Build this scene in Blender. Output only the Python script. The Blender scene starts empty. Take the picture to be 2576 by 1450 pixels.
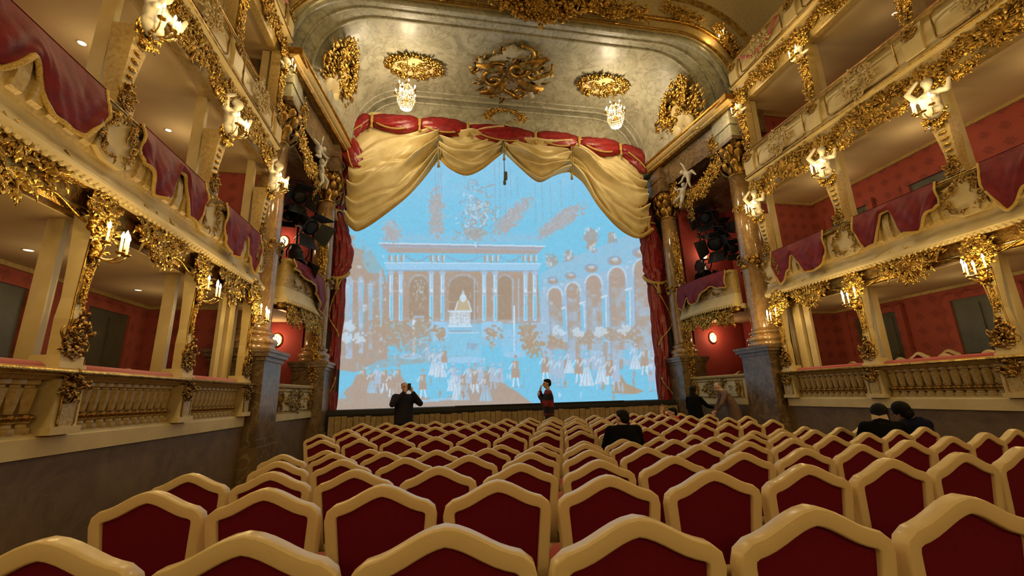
import bpy, bmesh, math, random
import numpy as np
from mathutils import Vector, Matrix

# ------------------------------------------------------------------ camera, world, exposure
sc = bpy.context.scene
COL = sc.collection
F_PX = 1080.0
YAW, PITCH, ROLL = math.radians(10.43), math.radians(14.03), math.radians(-1.65)
CAM = Vector((-2.3, 0.0, 1.42))
fw = Vector((math.sin(YAW)*math.cos(PITCH), math.cos(YAW)*math.cos(PITCH), math.sin(PITCH)))
r0 = Vector((math.cos(YAW), -math.sin(YAW), 0.0)); u0 = r0.cross(fw)
rt = r0*math.cos(ROLL) + u0*math.sin(ROLL)
up = -r0*math.sin(ROLL) + u0*math.cos(ROLL)
cd = bpy.data.cameras.new('camera'); cam = bpy.data.objects.new('camera', cd); COL.objects.link(cam)
cd.sensor_fit = 'HORIZONTAL'; cd.sensor_width = 36.0; cd.lens = 36.0*F_PX/2576.0
cd.clip_start = 0.05; cd.clip_end = 200
M = Matrix((rt, up, -fw)).transposed().to_4x4(); M.translation = CAM
cam.matrix_world = M
sc.camera = cam
sc.view_settings.view_transform = 'Standard'; sc.view_settings.look = 'None'
sc.view_settings.exposure = 0.0; sc.view_settings.gamma = 1.0
sc.view_settings.use_curve_mapping = False
w = bpy.data.worlds.new('hall_ambience'); sc.world = w; w.use_nodes = True
w.node_tree.nodes['Background'].inputs[0].default_value = (1.0, 0.76, 0.37, 1)
w.node_tree.nodes['Background'].inputs[1].default_value = 0.235
try:
    sc.cycles.use_denoising = True
    sc.cycles.max_bounces = 4; sc.cycles.diffuse_bounces = 2; sc.cycles.glossy_bounces = 2; sc.cycles.transmission_bounces = 1
    sc.cycles.use_adaptive_sampling = True; sc.cycles.adaptive_threshold = 0.035; sc.cycles.adaptive_min_samples = 12
    sc.cycles.caustics_reflective = False; sc.cycles.caustics_refractive = False
    sc.cycles.sample_clamp_indirect = 4.0
except Exception:
    pass
WARM = (1.0, 0.73, 0.31)
SCONCE_W = 22.0
REAR_W = 75.0
CHANDELIER_W = 165.0
BOX_W = {0: 2.2, 1: 5.0, 2: 1.5}

def at(px, py, x=None, y=None, z=None):
    """world point seen at a photo pixel, on the plane x=, y= or z="""
    d = fw + rt*((px-1288)/F_PX) - up*((py-725)/F_PX)
    t = (x-CAM.x)/d.x if x is not None else (y-CAM.y)/d.y if y is not None else (z-CAM.z)/d.z
    return CAM + d*t

def to_px(P):
    v = Vector(P)-CAM; d = v.dot(fw)
    return 1288+F_PX*v.dot(rt)/d, 725-F_PX*v.dot(up)/d

# ------------------------------------------------------------------ materials
MATS = {}
def nmat(name, col, rough=0.5, metal=0.0, col2=None, nscale=6.0, detail=4.0, bump=0.0, bscale=40.0, fac=(0.35, 0.65), spec=None,
         coat=0.0, sheen=0.0, dist=0.0):
    m = bpy.data.materials.new(name); m.use_nodes = True; MATS[name] = m
    nt = m.node_tree; b = nt.nodes['Principled BSDF']
    b.inputs['Base Color'].default_value = (*col, 1); b.inputs['Roughness'].default_value = rough
    b.inputs['Metallic'].default_value = metal
    if spec is not None: b.inputs['Specular IOR Level'].default_value = spec
    if coat: b.inputs['Coat Weight'].default_value = coat; b.inputs['Coat Roughness'].default_value = 0.12
    if sheen: b.inputs['Sheen Weight'].default_value = sheen; b.inputs['Sheen Roughness'].default_value = 0.5
    tc = nt.nodes.new('ShaderNodeTexCoord')
    if col2 is not None:
        n = nt.nodes.new('ShaderNodeTexNoise'); n.inputs['Scale'].default_value = nscale
        n.inputs['Detail'].default_value = detail; n.inputs['Distortion'].default_value = dist
        nt.links.new(tc.outputs['Object'], n.inputs['Vector'])
        r = nt.nodes.new('ShaderNodeValToRGB')
        r.color_ramp.elements[0].position = fac[0]; r.color_ramp.elements[0].color = (*col, 1)
        r.color_ramp.elements[1].position = fac[1]; r.color_ramp.elements[1].color = (*col2, 1)
        nt.links.new(n.outputs['Fac'], r.inputs['Fac']); nt.links.new(r.outputs['Color'], b.inputs['Base Color'])
    if bump:
        n2 = nt.nodes.new('ShaderNodeTexNoise'); n2.inputs['Scale'].default_value = bscale; n2.inputs['Detail'].default_value = 3
        nt.links.new(tc.outputs['Object'], n2.inputs['Vector'])
        bp = nt.nodes.new('ShaderNodeBump'); bp.inputs['Strength'].default_value = bump; bp.inputs['Distance'].default_value = 0.02
        nt.links.new(n2.outputs['Fac'], bp.inputs['Height']); nt.links.new(bp.outputs['Normal'], b.inputs['Normal'])
    return m

def marble(name, c1, c2, c3, scale, rough, vein=0.5, coat=0.3):
    m = nmat(name, c1, rough, 0, coat=coat); nt = m.node_tree; b = nt.nodes['Principled BSDF']
    tc = nt.nodes.new('ShaderNodeTexCoord')
    n = nt.nodes.new('ShaderNodeTexNoise'); n.inputs['Scale'].default_value = scale; n.inputs['Detail'].default_value = 7
    n.inputs['Distortion'].default_value = 1.6; n.inputs['Roughness'].default_value = 0.62
    nt.links.new(tc.outputs['Object'], n.inputs['Vector'])
    r = nt.nodes.new('ShaderNodeValToRGB'); e = r.color_ramp.elements
    e[0].position = 0.30; e[0].color = (*c1, 1); e[1].position = 0.70; e[1].color = (*c2, 1)
    x = e.new(0.5); x.color = tuple((p+q)/2 for p, q in zip(c1, c2)) + (1,)
    nt.links.new(n.outputs['Fac'], r.inputs['Fac'])
    v = nt.nodes.new('ShaderNodeTexNoise'); v.inputs['Scale'].default_value = scale*0.75; v.inputs['Detail'].default_value = 9
    v.inputs['Distortion'].default_value = 2.6
    nt.links.new(tc.outputs['Object'], v.inputs['Vector'])
    ab = nt.nodes.new('ShaderNodeMath'); ab.operation = 'SUBTRACT'; ab.inputs[1].default_value = 0.5
    nt.links.new(v.outputs['Fac'], ab.inputs[0])
    a2 = nt.nodes.new('ShaderNodeMath'); a2.operation = 'ABSOLUTE'; nt.links.new(ab.outputs[0], a2.inputs[0])
    mr = nt.nodes.new('ShaderNodeMapRange'); mr.inputs['From Min'].default_value = 0.0; mr.inputs['From Max'].default_value = 0.035
    mr.inputs['To Min'].default_value = vein; mr.inputs['To Max'].default_value = 0.0
    nt.links.new(a2.outputs[0], mr.inputs['Value'])
    mx = nt.nodes.new('ShaderNodeMix'); mx.data_type = 'RGBA'
    nt.links.new(mr.outputs['Result'], mx.inputs['Factor']); nt.links.new(r.outputs['Color'], mx.inputs['A'])
    mx.inputs['B'].default_value = (*c3, 1)
    nt.links.new(mx.outputs['Result'], b.inputs['Base Color'])
    return m

def damask(name, c1, c2, period):
    """red wall silk with a repeating darker rosette figure"""
    m = nmat(name, c1, 0.75, 0, sheen=0.2); nt = m.node_tree; b = nt.nodes['Principled BSDF']
    g = nt.nodes.new('ShaderNodeNewGeometry'); sp = nt.nodes.new('ShaderNodeSeparateXYZ'); nt.links.new(g.outputs['Position'], sp.inputs[0])
    def math_(op, a, bb=None):
        n = nt.nodes.new('ShaderNodeMath'); n.operation = op
        for i, v in enumerate((a, bb)):
            if v is None: continue
            if isinstance(v, (int, float)): n.inputs[i].default_value = v
            else: nt.links.new(v, n.inputs[i])
        return n.outputs[0]
    h = math_('ADD', sp.outputs['X'], sp.outputs['Y'])
    zz = sp.outputs['Z']
    p1 = math_('SINE', math_('MULTIPLY', math_('ADD', h, zz), 6.2832/period))
    p2 = math_('SINE', math_('MULTIPLY', math_('SUBTRACT', h, zz), 6.2832/period))
    s = math_('MULTIPLY', p1, p2)
    fine = math_('SINE', math_('MULTIPLY', h, 6.2832*6/period)); fine2 = math_('SINE', math_('MULTIPLY', zz, 6.2832*6/period))
    s = math_('ADD', s, math_('MULTIPLY', math_('MULTIPLY', fine, fine2), 0.35))
    mr = nt.nodes.new('ShaderNodeMapRange'); nt.links.new(s, mr.inputs['Value'])
    mr.inputs['From Min'].default_value = 0.25; mr.inputs['From Max'].default_value = 0.75
    mx = nt.nodes.new('ShaderNodeMix'); mx.data_type = 'RGBA'
    nt.links.new(mr.outputs['Result'], mx.inputs['Factor']); mx.inputs['A'].default_value = (*c1, 1); mx.inputs['B'].default_value = (*c2, 1)
    nt.links.new(mx.outputs['Result'], b.inputs['Base Color'])
    return m

def emit(name, col, strength, sample=False):
    m = bpy.data.materials.new(name); m.use_nodes = True; MATS[name] = m
    nt = m.node_tree; b = nt.nodes['Principled BSDF']
    b.inputs['Base Color'].default_value = (*col, 1)
    b.inputs['Emission Color'].default_value = (*col, 1); b.inputs['Emission Strength'].default_value = strength
    try: m.cycles.emission_sampling = 'AUTO' if sample else 'NONE'
    except Exception: pass
    return m

nmat('gold', (0.30, 0.150, 0.024), 0.30, 1.0, col2=(0.64, 0.385, 0.078), nscale=11, bump=0.35, bscale=55)
nmat('gold_old', (0.22, 0.108, 0.022), 0.36, 1.0, col2=(0.45, 0.26, 0.060), nscale=10, bump=0.4, bscale=45)
nmat('gold_bright', (0.95, 0.70, 0.26), 0.24, 1.0, bump=0.15, bscale=30)
nmat('cream', (0.60, 0.44, 0.185), 0.45, 0, col2=(0.69, 0.53, 0.25), nscale=3, bump=0.05)
nmat('cream_gilt', (0.53, 0.37, 0.135), 0.42, 0.1, col2=(0.40, 0.25, 0.075), nscale=22, bump=0.25, bscale=30, fac=(0.44, 0.70))
nmat('chair_paint', (0.76, 0.55, 0.265), 0.30, 0, col2=(0.78, 0.57, 0.28), nscale=5, bump=0.03, bscale=15, coat=0.12)
nmat('chair_fabric', (0.140, 0.006, 0.016), 0.9, 0, col2=(0.160, 0.008, 0.019), nscale=200, spec=0.1)
nmat('chair_seat', (0.46, 0.055, 0.025), 0.75, 0, col2=(0.40, 0.04, 0.02), nscale=60, sheen=0.2)
nmat('ceiling_plaster', (0.74, 0.56, 0.27), 0.8, 0, col2=(0.80, 0.61, 0.31), nscale=1.5)
nmat('statue_white', (0.58, 0.51, 0.39), 0.40, 0, bump=0.05)
nmat('floor_wood', (0.10, 0.060, 0.030), 0.55, 0, col2=(0.14, 0.085, 0.040), nscale=7, bump=0.05)
nmat('velvet', (0.14, 0.009, 0.015), 0.62, 0, col2=(0.20, 0.015, 0.019), nscale=7, spec=0.3, bump=0.15, bscale=20)
nmat('curtain_red', (0.30, 0.014, 0.014), 0.30, 0, col2=(0.17, 0.008, 0.010), nscale=9, bump=0.5, bscale=14)
nmat('curtain_gold', (0.64, 0.495, 0.225), 0.42, 0.05, col2=(0.74, 0.585, 0.28), nscale=4, bump=0.2, bscale=9)
nmat('fringe', (0.62, 0.40, 0.09), 0.5, 0.35, col2=(0.40, 0.24, 0.05), nscale=70, bump=0.6, bscale=120)
nmat('cushion_red', (0.38, 0.045, 0.035), 0.7, 0, sheen=0.3)
nmat('dark_recess', (0.012, 0.009, 0.007), 0.9)
nmat('black_metal', (0.012, 0.012, 0.014), 0.45, 0.2)
nmat('black_plastic', (0.010, 0.010, 0.012), 0.6)
nmat('slat_wood', (0.32, 0.20, 0.075), 0.6, 0, col2=(0.42, 0.275, 0.11), nscale=9, bump=0.15)
nmat('door_green', (0.085, 0.080, 0.050), 0.45, 0, col2=(0.11, 0.10, 0.065), nscale=3)
nmat('stage_black', (0.014, 0.013, 0.012), 0.6)
nmat('candle_wax', (0.88, 0.80, 0.62), 0.5)
nmat('skin', (0.62, 0.36, 0.25), 0.5)
nmat('skin_shade', (0.50, 0.26, 0.16), 0.5)
nmat('hair_black', (0.008, 0.006, 0.005), 0.7, spec=0.15)
nmat('hair_grey', (0.20, 0.15, 0.12), 0.6)
nmat('jacket_navy', (0.022, 0.019, 0.032), 0.8, spec=0.15, bump=0.2, bscale=30)
nmat('coat_black', (0.005, 0.005, 0.006), 0.9, spec=0.1)
nmat('coat_brown', (0.16, 0.085, 0.055), 0.8)
nmat('jumper_navy', (0.006, 0.007, 0.026), 0.9, spec=0.1)
nmat('trousers_green', (0.07, 0.07, 0.045), 0.8)
nmat('trousers_dark', (0.02, 0.018, 0.018), 0.8)
nmat('scarf_red', (0.45, 0.05, 0.04), 0.7)
nmat('white_cloth', (0.78, 0.62, 0.42), 0.6)
nmat('crystal', (0.95, 0.85, 0.62), 0.08, 0.0, spec=0.9)
marble('marble_grey', (0.26, 0.235, 0.155), (0.45, 0.41, 0.285), (0.12, 0.10, 0.06), 1.7, 0.42, 0.55, 0.08)
marble('marble_red', (0.20, 0.100, 0.034), (0.36, 0.205, 0.070), (0.46, 0.33, 0.17), 2.4, 0.16, 0.35, 0.6)
marble('marble_dark', (0.065, 0.036, 0.015), (0.22, 0.125, 0.052), (0.38, 0.28, 0.15), 2.2, 0.34, 0.45, 0.15)
nmat('stucco', (0.40, 0.345, 0.23), 0.6, 0, col2=(0.50, 0.43, 0.29), nscale=5)
marble('marble_plinth', (0.115, 0.066, 0.028), (0.20, 0.122, 0.052), (0.23, 0.16, 0.08), 1.8, 0.55, 0.2, 0.0)
damask('damask_red', (0.36, 0.060, 0.035), (0.25, 0.036, 0.024), 0.62)
nmat('red_plain', (0.42, 0.055, 0.040), 0.75, 0, col2=(0.36, 0.045, 0.033), nscale=2)
emit('flame', (1.0, 0.86, 0.58), 26.0)
emit('lamp_shade', (1.0, 0.70, 0.36), 7.0)
emit('downlight', (1.0, 0.95, 0.85), 1.2)
# striped jumper
m = nmat('jumper_stripe', (0.25, 0.02, 0.025), 0.85); nt = m.node_tree
g = nt.nodes.new('ShaderNodeNewGeometry'); sp = nt.nodes.new('ShaderNodeSeparateXYZ'); nt.links.new(g.outputs['Position'], sp.inputs[0])
wv = nt.nodes.new('ShaderNodeMath'); wv.operation = 'MULTIPLY_ADD'; wv.inputs[1].default_value = 1/0.325; wv.inputs[2].default_value = 0.60
nt.links.new(sp.outputs['Z'], wv.inputs[0])
fr = nt.nodes.new('ShaderNodeMath'); fr.operation = 'FRACT'; nt.links.new(wv.outputs[0], fr.inputs[0])
gt = nt.nodes.new('ShaderNodeMath'); gt.operation = 'GREATER_THAN'; gt.inputs[1].default_value = 0.5; nt.links.new(fr.outputs[0], gt.inputs[0])
mx = nt.nodes.new('ShaderNodeMix'); mx.data_type = 'RGBA'; mx.inputs['A'].default_value = (0.23, 0.018, 0.025, 1); mx.inputs['B'].default_value = (0.012, 0.008, 0.012, 1)
nt.links.new(gt.outputs[0], mx.inputs['Factor']); nt.links.new(mx.outputs['Result'], nt.nodes['Principled BSDF'].inputs['Base Color'])

# ------------------------------------------------------------------ mesh building
class MB:
    def __init__(s): s.V = []; s.F = []
    def add(s, vs, fs):
        o = len(s.V); s.V.extend(vs); s.F.extend([tuple(i+o for i in f) for f in fs]); return s
    def box(s, x0, x1, y0, y1, z0, z1):
        x0, x1 = min(x0, x1), max(x0, x1)
        return s.add([(x0,y0,z0),(x1,y0,z0),(x1,y1,z0),(x0,y1,z0),(x0,y0,z1),(x1,y0,z1),(x1,y1,z1),(x0,y1,z1)],
                     [(0,3,2,1),(4,5,6,7),(0,1,5,4),(1,2,6,5),(2,3,7,6),(3,0,4,7)])
    def tube(s, pts, r, seg=6, caps=True, flat=1.0):
        pts = [Vector(p) for p in pts]; n = len(pts)
        rs = r if isinstance(r, (list, tuple)) else [r]*n
        vs = []; nrm = None
        for i, p in enumerate(pts):
            t = (pts[min(i+1,n-1)]-pts[max(i-1,0)])
            t = t.normalized() if t.length > 1e-9 else Vector((0,0,1))
            if nrm is None:
                a = Vector((0,0,1)) if abs(t.z) < 0.9 else Vector((1,0,0))
                nrm = t.cross(a).normalized()
            nrm = (nrm - t*nrm.dot(t)); nrm = nrm.normalized() if nrm.length > 1e-6 else t.orthogonal().normalized()
            b = t.cross(nrm)
            for k in range(seg):
                q = 2*math.pi*k/seg
                vs.append(tuple(p + nrm*(math.cos(q)*rs[i]) + b*(math.sin(q)*rs[i]*flat)))
        fs = [(i*seg+k, i*seg+(k+1)%seg, (i+1)*seg+(k+1)%seg, (i+1)*seg+k) for i in range(n-1) for k in range(seg)]
        if caps: fs += [tuple(range(seg-1,-1,-1)), tuple((n-1)*seg+k for k in range(seg))]
        return s.add(vs, fs)
    def lathe(s, prof, seg=16, o=(0,0,0), sq=1.0, ph=0.0, wob=None):
        vs = []
        for (r, z) in prof:
            for k in range(seg):
                q = 2*math.pi*k/seg + ph
                rr = r if wob is None else r*(1+wob[0]*math.cos(wob[1]*q))
                vs.append((o[0]+rr*math.cos(q), o[1]+rr*math.sin(q)*sq, o[2]+z))
        n = len(prof)
        fs = [(i*seg+k, i*seg+(k+1)%seg, (i+1)*seg+(k+1)%seg, (i+1)*seg+k) for i in range(n-1) for k in range(seg)]
        fs += [tuple(range(seg-1,-1,-1)), tuple((n-1)*seg+k for k in range(seg))]
        return s.add(vs, fs)
    def extrude_y(s, prof, y0, y1, sx=1.0):
        """closed (a, z) outline run along y"""
        n = len(prof)
        vs = [(sx*a, y0, z) for a, z in prof]+[(sx*a, y1, z) for a, z in prof]
        fs = [(i, (i+1)%n, n+(i+1)%n, n+i) for i in range(n)]+[tuple(range(n-1,-1,-1)), tuple(range(n,2*n))]
        return s.add(vs, fs)
    def plate(s, poly, d0, d1):
        """closed (x, y) outline in the local plane given thickness d0..d1 along z"""
        n = len(poly)
        vs = [(x,y,d0) for x,y in poly]+[(x,y,d1) for x,y in poly]
        fs = [(i,(i+1)%n,n+(i+1)%n,n+i) for i in range(n)]+[tuple(range(n-1,-1,-1)),tuple(range(n,2*n))]
        return s.add(vs, fs)
    def grid(s, fn, nu, nv, closed=False):
        vs = [tuple(fn(i/nu, j/nv)) for j in range(nv+1) for i in range(nu+1)]
        fs = [(j*(nu+1)+i, j*(nu+1)+i+1, (j+1)*(nu+1)+i+1, (j+1)*(nu+1)+i) for j in range(nv) for i in range(nu)]
        return s.add(vs, fs)
    def ball(s, c, r, nu=8, nv=5, rot=None):
        rr = (r,r,r) if not isinstance(r, (tuple,list)) else r
        vs = []; c = Vector(c)
        for j in range(nv+1):
            th = math.pi*j/nv
            for i in range(nu):
                ph = 2*math.pi*i/nu
                v = Vector((rr[0]*math.sin(th)*math.cos(ph), rr[1]*math.sin(th)*math.sin(ph), rr[2]*math.cos(th)))
                if rot is not None: v = rot @ v
                vs.append(tuple(c+v))
        fs = [(j*nu+i, (j+1)*nu+i, (j+1)*nu+(i+1)%nu, j*nu+(i+1)%nu) for j in range(nv) for i in range(nu)]
        return s.add(vs, fs)
    def xform(s, Mx):
        s.V = [tuple(Mx @ Vector(v)) for v in s.V]; return s
    def join(s, o, Mx=None):
        return s.add([tuple(Mx @ Vector(v)) for v in o.V] if Mx is not None else o.V, o.F)
    # ---- carved ornament pieces in the local XY plane, Z towards the viewer
    def leaf(s, x, y, ang, L, W, lift=0.5, z=0.0, side=0.0):
        n = 5; ca, sa = math.cos(ang), math.sin(ang); vs = []
        for i in range(n+1):
            t = i/n
            bend = side*t*t*L
            wd = W*(math.sin(math.pi*(0.12+0.86*t)))*(1+0.28*math.cos(4*math.pi*t))
            h = lift*L*math.sin(math.pi*min(1.0, t*1.05)*0.85)
            for q, dz in ((-1, -0.30*W), (0, 0.30*W), (1, -0.30*W)):
                lx = L*t; ly = bend+q*wd
                vs.append((x+ca*lx-sa*ly, y+sa*lx+ca*ly, z+h+dz))
        fs = []
        for i in range(n):
            for k in range(2): fs.append((i*3+k, i*3+k+1, i*3+k+4, i*3+k+3))
        return s.add(vs, fs)
    def scroll(s, x, y, ang, R, thick, turns=1.25, sgn=1, z=0.0, tail=1.4):
        pts = []; rs = []; n = 15
        for i in range(n+1):
            t = i/n; a = ang + sgn*turns*2*math.pi*t
            rad = R*(1-0.78*t)
            pts.append((x+rad*math.cos(a), y+rad*math.sin(a), z+thick*0.6+0.5*R*t*0.6)); rs.append(thick*(1-0.35*t))
        # tail sweeping away from the volute
        t0 = Vector((-math.sin(ang)*sgn, math.cos(ang)*sgn, 0)); p0 = Vector(pts[0]); out = Vector((math.cos(ang), math.sin(ang), 0))
        tl = []
        for i in range(6, 0, -1):
            t = i/6
            tl.append(tuple(p0 - t0*(R*tail*t) + out*(R*0.55*math.sin(math.pi*t))))
        return s.tube(tl+pts, [thick*0.55+thick*0.45*(i/6) for i in range(6)]+rs, 5)
    def build(s, name, mat, parent=None, smooth=True, loc=None, rotz=None):
        o = bpy.data.objects.new(name, s.mesh(name, mat, smooth)); COL.objects.link(o)
        if parent is not None: o.parent = parent
        if loc is not None: o.location = loc
        if rotz is not None: o.rotation_euler = (0,0,rotz)
        return o
    def mesh(s, name, mat, smooth=True):
        me = bpy.data.meshes.new(name); me.from_pydata(s.V, [], s.F); me.update()
        me.materials.append(MATS[mat])
        if smooth: me.polygons.foreach_set('use_smooth', [True]*len(me.polygons))
        return me

def tag(o, label=None, cat=None, group=None, kind=None):
    if label: o['label'] = label
    if cat: o['category'] = cat
    if group: o['group'] = group
    if kind: o['kind'] = kind
    return o
def empty(name, loc=(0,0,0), rotz=0.0):
    o = bpy.data.objects.new(name, None); COL.objects.link(o); o.location = loc; o.rotation_euler = (0,0,rotz); o.empty_display_size = 0.1
    return o
def inst(name, me, parent=None, mat4=None):
    o = bpy.data.objects.new(name, me); COL.objects.link(o)
    if parent is not None: o.parent = parent
    if mat4 is not None: o.matrix_local = mat4
    return o
def frame(O, N, U=(0,0,1), sc_=1.0, roll=0.0):
    """matrix that puts local Z on N and local Y near U"""
    N = Vector(N).normalized(); U = Vector(U); U = (U-N*U.dot(N)).normalized(); R = U.cross(N)
    m = Matrix((R, U, N)).transposed()
    m = (m @ Matrix.Rotation(roll, 3, 'Z')).to_4x4() @ Matrix.Diagonal((sc_,)*3 + (1,)) if not isinstance(sc_, tuple) else (m @ Matrix.Rotation(roll, 3, 'Z')).to_4x4() @ Matrix.Diagonal(sc_+(1,))
    m.translation = Vector(O); return m
def point_light(name, loc, watts, radius=0.06, col=WARM, parent=None):
    l = bpy.data.lights.new(name, 'POINT'); l.energy = watts; l.color = col; l.shadow_soft_size = radius
    o = bpy.data.objects.new(name, l); COL.objects.link(o); o.location = loc
    if parent is not None: o.parent = parent
    return o
SIDE = {-1: 'left', 1: 'right'}

# ------------------------------------------------------------------ the setting
def struct(o): o['kind'] = 'structure'; return o
FZ = [(-4.0,0.42),(1.3,0.167),(2.2,0.121),(3.1,0.067),(4.0,0.017),(4.9,-0.030),(5.71,-0.085),(6.2,-0.05),(6.62,-0.034),(7.6,-0.022),(9.3,0.0),(14.0,0.0)]
def floor_z(y):
    for (a, za), (b_, zb) in zip(FZ[:-1], FZ[1:]):
        if y <= b_: return za+(zb-za)*(y-a)/(b_-a)
    return 0.0
YN = -1.2            # how far the hall is carried on behind the camera
b = MB()
ys = [-4.0, 1.3, 2.2, 3.1, 4.0, 4.9, 5.71, 6.2, 6.62, 7.6, 9.3, 12.9]
for y0, y1 in zip(ys[:-1], ys[1:]):
    b.add([(-8,y0,floor_z(y0)),(8,y0,floor_z(y0)),(8,y1,floor_z(y1)),(-8,y1,floor_z(y1))], [(0,1,2,3)])
struct(b.build('floor', 'floor_wood', smooth=False))

APX = 5.78           # gallery front plane
BACK = 7.75
CEIL = {0: 3.27, 1: 6.25, 2: 8.97, 3: 11.9}
FLOORS = {0: 1.03, 1: 3.60, 2: 6.72, 3: 9.45}
for s in (-1, 1):
    n = SIDE[s]
    o = struct(MB().extrude_y([(5.74,-0.2),(5.95,-0.2),(5.95,1.03),(5.74,1.03)], YN, 9.05, s).build('wall_'+n, 'marble_plinth', smooth=False))
    o = struct(MB().box(s*BACK, s*(BACK+0.2), YN, 9.4, 0.2, 12.0).build('wall_'+n+'_boxes', 'damask_red', smooth=False))
    struct(MB().box(s*6.02, s*BACK, 9.2, 9.38, 0.2, 12.0).build('wall_'+n+'_end', 'damask_red', smooth=False))
    for lv in range(4):
        z1 = CEIL[lv]; z0 = FLOORS[lv]
        struct(MB().box(s*5.98, s*BACK, YN, 9.2, z0-0.12, z0).build('floor_box', 'floor_wood', smooth=False))
        if lv < 3:
            struct(MB().box(s*5.92, s*BACK, YN, 9.2, z1, z1+0.06).build('ceiling_box', 'ceiling_plaster', smooth=False))
        # small cornice between ceiling and silk
        struct(MB().box(s*(BACK-0.05), s*BACK, YN, 9.2, z1-0.06, z1).build('trim_box_cornice', 'cream_gilt', smooth=False))
        struct(MB().box(s*6.02, s*(BACK-0.05), 9.15, 9.2, z1-0.06, z1).build('trim_box_end', 'cream_gilt', smooth=False))

# doors in the back walls of the boxes
def door(n, s, y, z0, h=2.05, wd=0.95):
    root = MB().box(s*(BACK-0.06), s*(BACK-0.002), y-wd/2, y+wd/2, z0, z0+h).build('door_%d' % n, 'door_green', smooth=False); struct(root)
    for (a0, a1, c0, c1) in ((0.10, 0.46, 0.14, 0.80), (0.54, 0.90, 0.14, 0.80), (0.10, 0.46, 0.92, 1.9), (0.54, 0.90, 0.92, 1.9)):
        MB().box(s*(BACK-0.085), s*(BACK-0.055), y-wd/2+a0*wd, y-wd/2+a1*wd, z0+c0, z0+min(c1, h-0.1)).build('door_panel', 'door_green', root, False)
    f = MB()
    f.box(s*(BACK-0.10), s*(BACK-0.004), y-wd/2-0.14, y-wd/2, z0, z0+h+0.12); f.box(s*(BACK-0.10), s*(BACK-0.004), y+wd/2, y+wd/2+0.14, z0, z0+h+0.12)
    f.box(s*(BACK-0.10), s*(BACK-0.004), y-wd/2, y+wd/2, z0+h, z0+h+0.12); f.build('door_frame', 'damask_red', root, False)
    MB().tube([(s*(BACK-0.14), y-wd*0.42, z0+0.98), (s*(BACK-0.14), y-wd*0.42, z0+1.1)], 0.012).build('door_handle', 'gold', root)
k = 0
for s in (-1, 1):
    for lv, yy in ((0, 8.15), (0, 6.15), (0, 3.6), (1, 8.2), (1, 6.3), (1, 3.4), (2, 6.6)):
        k += 1; door(k, s, yy, FLOORS[lv], 1.95)

# ---- proscenium soffit: flat marble ceiling with rounded shoulders coming down to the side cornices
def a_edge(y): return 5.42 - 0.52*(y-8.9)/4.4
SZ0, SZ1 = 9.22, 11.30
RA, RZ = 1.75, SZ1-SZ0
def a_soff(y):
    t = max(0.0, min(1.0, (10.35-y)/1.2)); return a_edge(y)+0.62*t*t
def soffit_pt(u, y, off=0.0):
    """u in -1..1 from the left cornice over the top to the right one; off moves the point outwards"""
    ae = a_soff(y); sg = -1 if u < 0 else 1; t = abs(u)
    if t < 0.62:
        return (sg*(ae-RA)*t/0.62, y, SZ1+off)
    q = (t-0.62)/0.38*math.pi/2
    ca, sa = math.cos(q)**0.9, math.sin(q)**0.9
    return (sg*(ae-RA+RA*sa+off*math.sin(q)), y, SZ0+RZ*ca+off*math.cos(q))
b = MB(); b.grid(lambda u, v: soffit_pt(u*2-1, 9.12+v*4.28), 64, 14)
soffit = struct(b.build('ceiling_proscenium', 'marble_grey'))
for (y, r, mt, off) in ((9.24, 0.085, 'marble_grey', -0.02), (9.50, 0.035, 'marble_grey', 0.0), (9.78, 0.045, 'marble_grey', 0.0),
                        (12.55, 0.03, 'marble_grey', 0.0), (12.80, 0.05, 'marble_grey', 0.0)):
    b = MB(); b.tube([soffit_pt(-1+2*i/72, y, off) for i in range(73)], r, 8); b.build('soffit_moulding', mt, soffit)
# upright inner band of the arch above the valance
b = MB(); b.grid(lambda u, v: soffit_pt(u*2-1, 13.02, 0.06-1.10*v), 72, 4); b.build('arch_reveal', 'marble_grey', soffit)
b = MB(); b.tube([soffit_pt(-1+2*i/72, 13.0, -0.10) for i in range(73)], 0.05, 8); b.build('soffit_moulding', 'marble_grey', soffit)
# front face of the arch, stepping up towards the hall ceiling
def arch_face(o0, o1, y0, y1, mat, name, parent=None):
    b = MB(); n = 72; vs = []
    for y, o in ((y0, o0), (y1, o1)):
        vs += [soffit_pt(-1+2*i/n, 9.12, o)[::2] for i in range(n+1)]
    V = [(x, y0, z) for x, z in vs[:n+1]]+[(x, y1, z) for x, z in vs[n+1:]]
    b.add(V, [(i, i+1, n+2+i, n+1+i) for i in range(n)]); return b.build(name, mat, parent)
arch = struct(arch_face(-0.02, 0.30, 9.13, 9.05, 'cream_gilt', 'trim_arch_inner'))
arch_face(0.30, 0.42, 9.05, 8.99, 'gold_old', 'arch_step', arch)
arch_face(0.42, 1.00, 8.99, 8.97, 'cream_gilt', 'arch_frieze', arch)
arch_face(1.00, 1.20, 8.97, 8.92, 'gold_old', 'arch_step', arch)
arch_face(1.20, 3.5, 8.92, 8.9, 'cream_gilt', 'arch_spandrel', arch)
for off, r, mt in ((0.06, 0.03, 'gold_old'), (0.34, 0.03, 'gold'), (0.95, 0.03, 'gold')):
    b = MB(); b.tube([Vector(soffit_pt(-1+2*i/72, 9.12, off))+Vector((0,-0.04 if off < .3 else -0.12,0)) for i in range(73)], r, 6); b.build('arch_bead', mt, arch)

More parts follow.
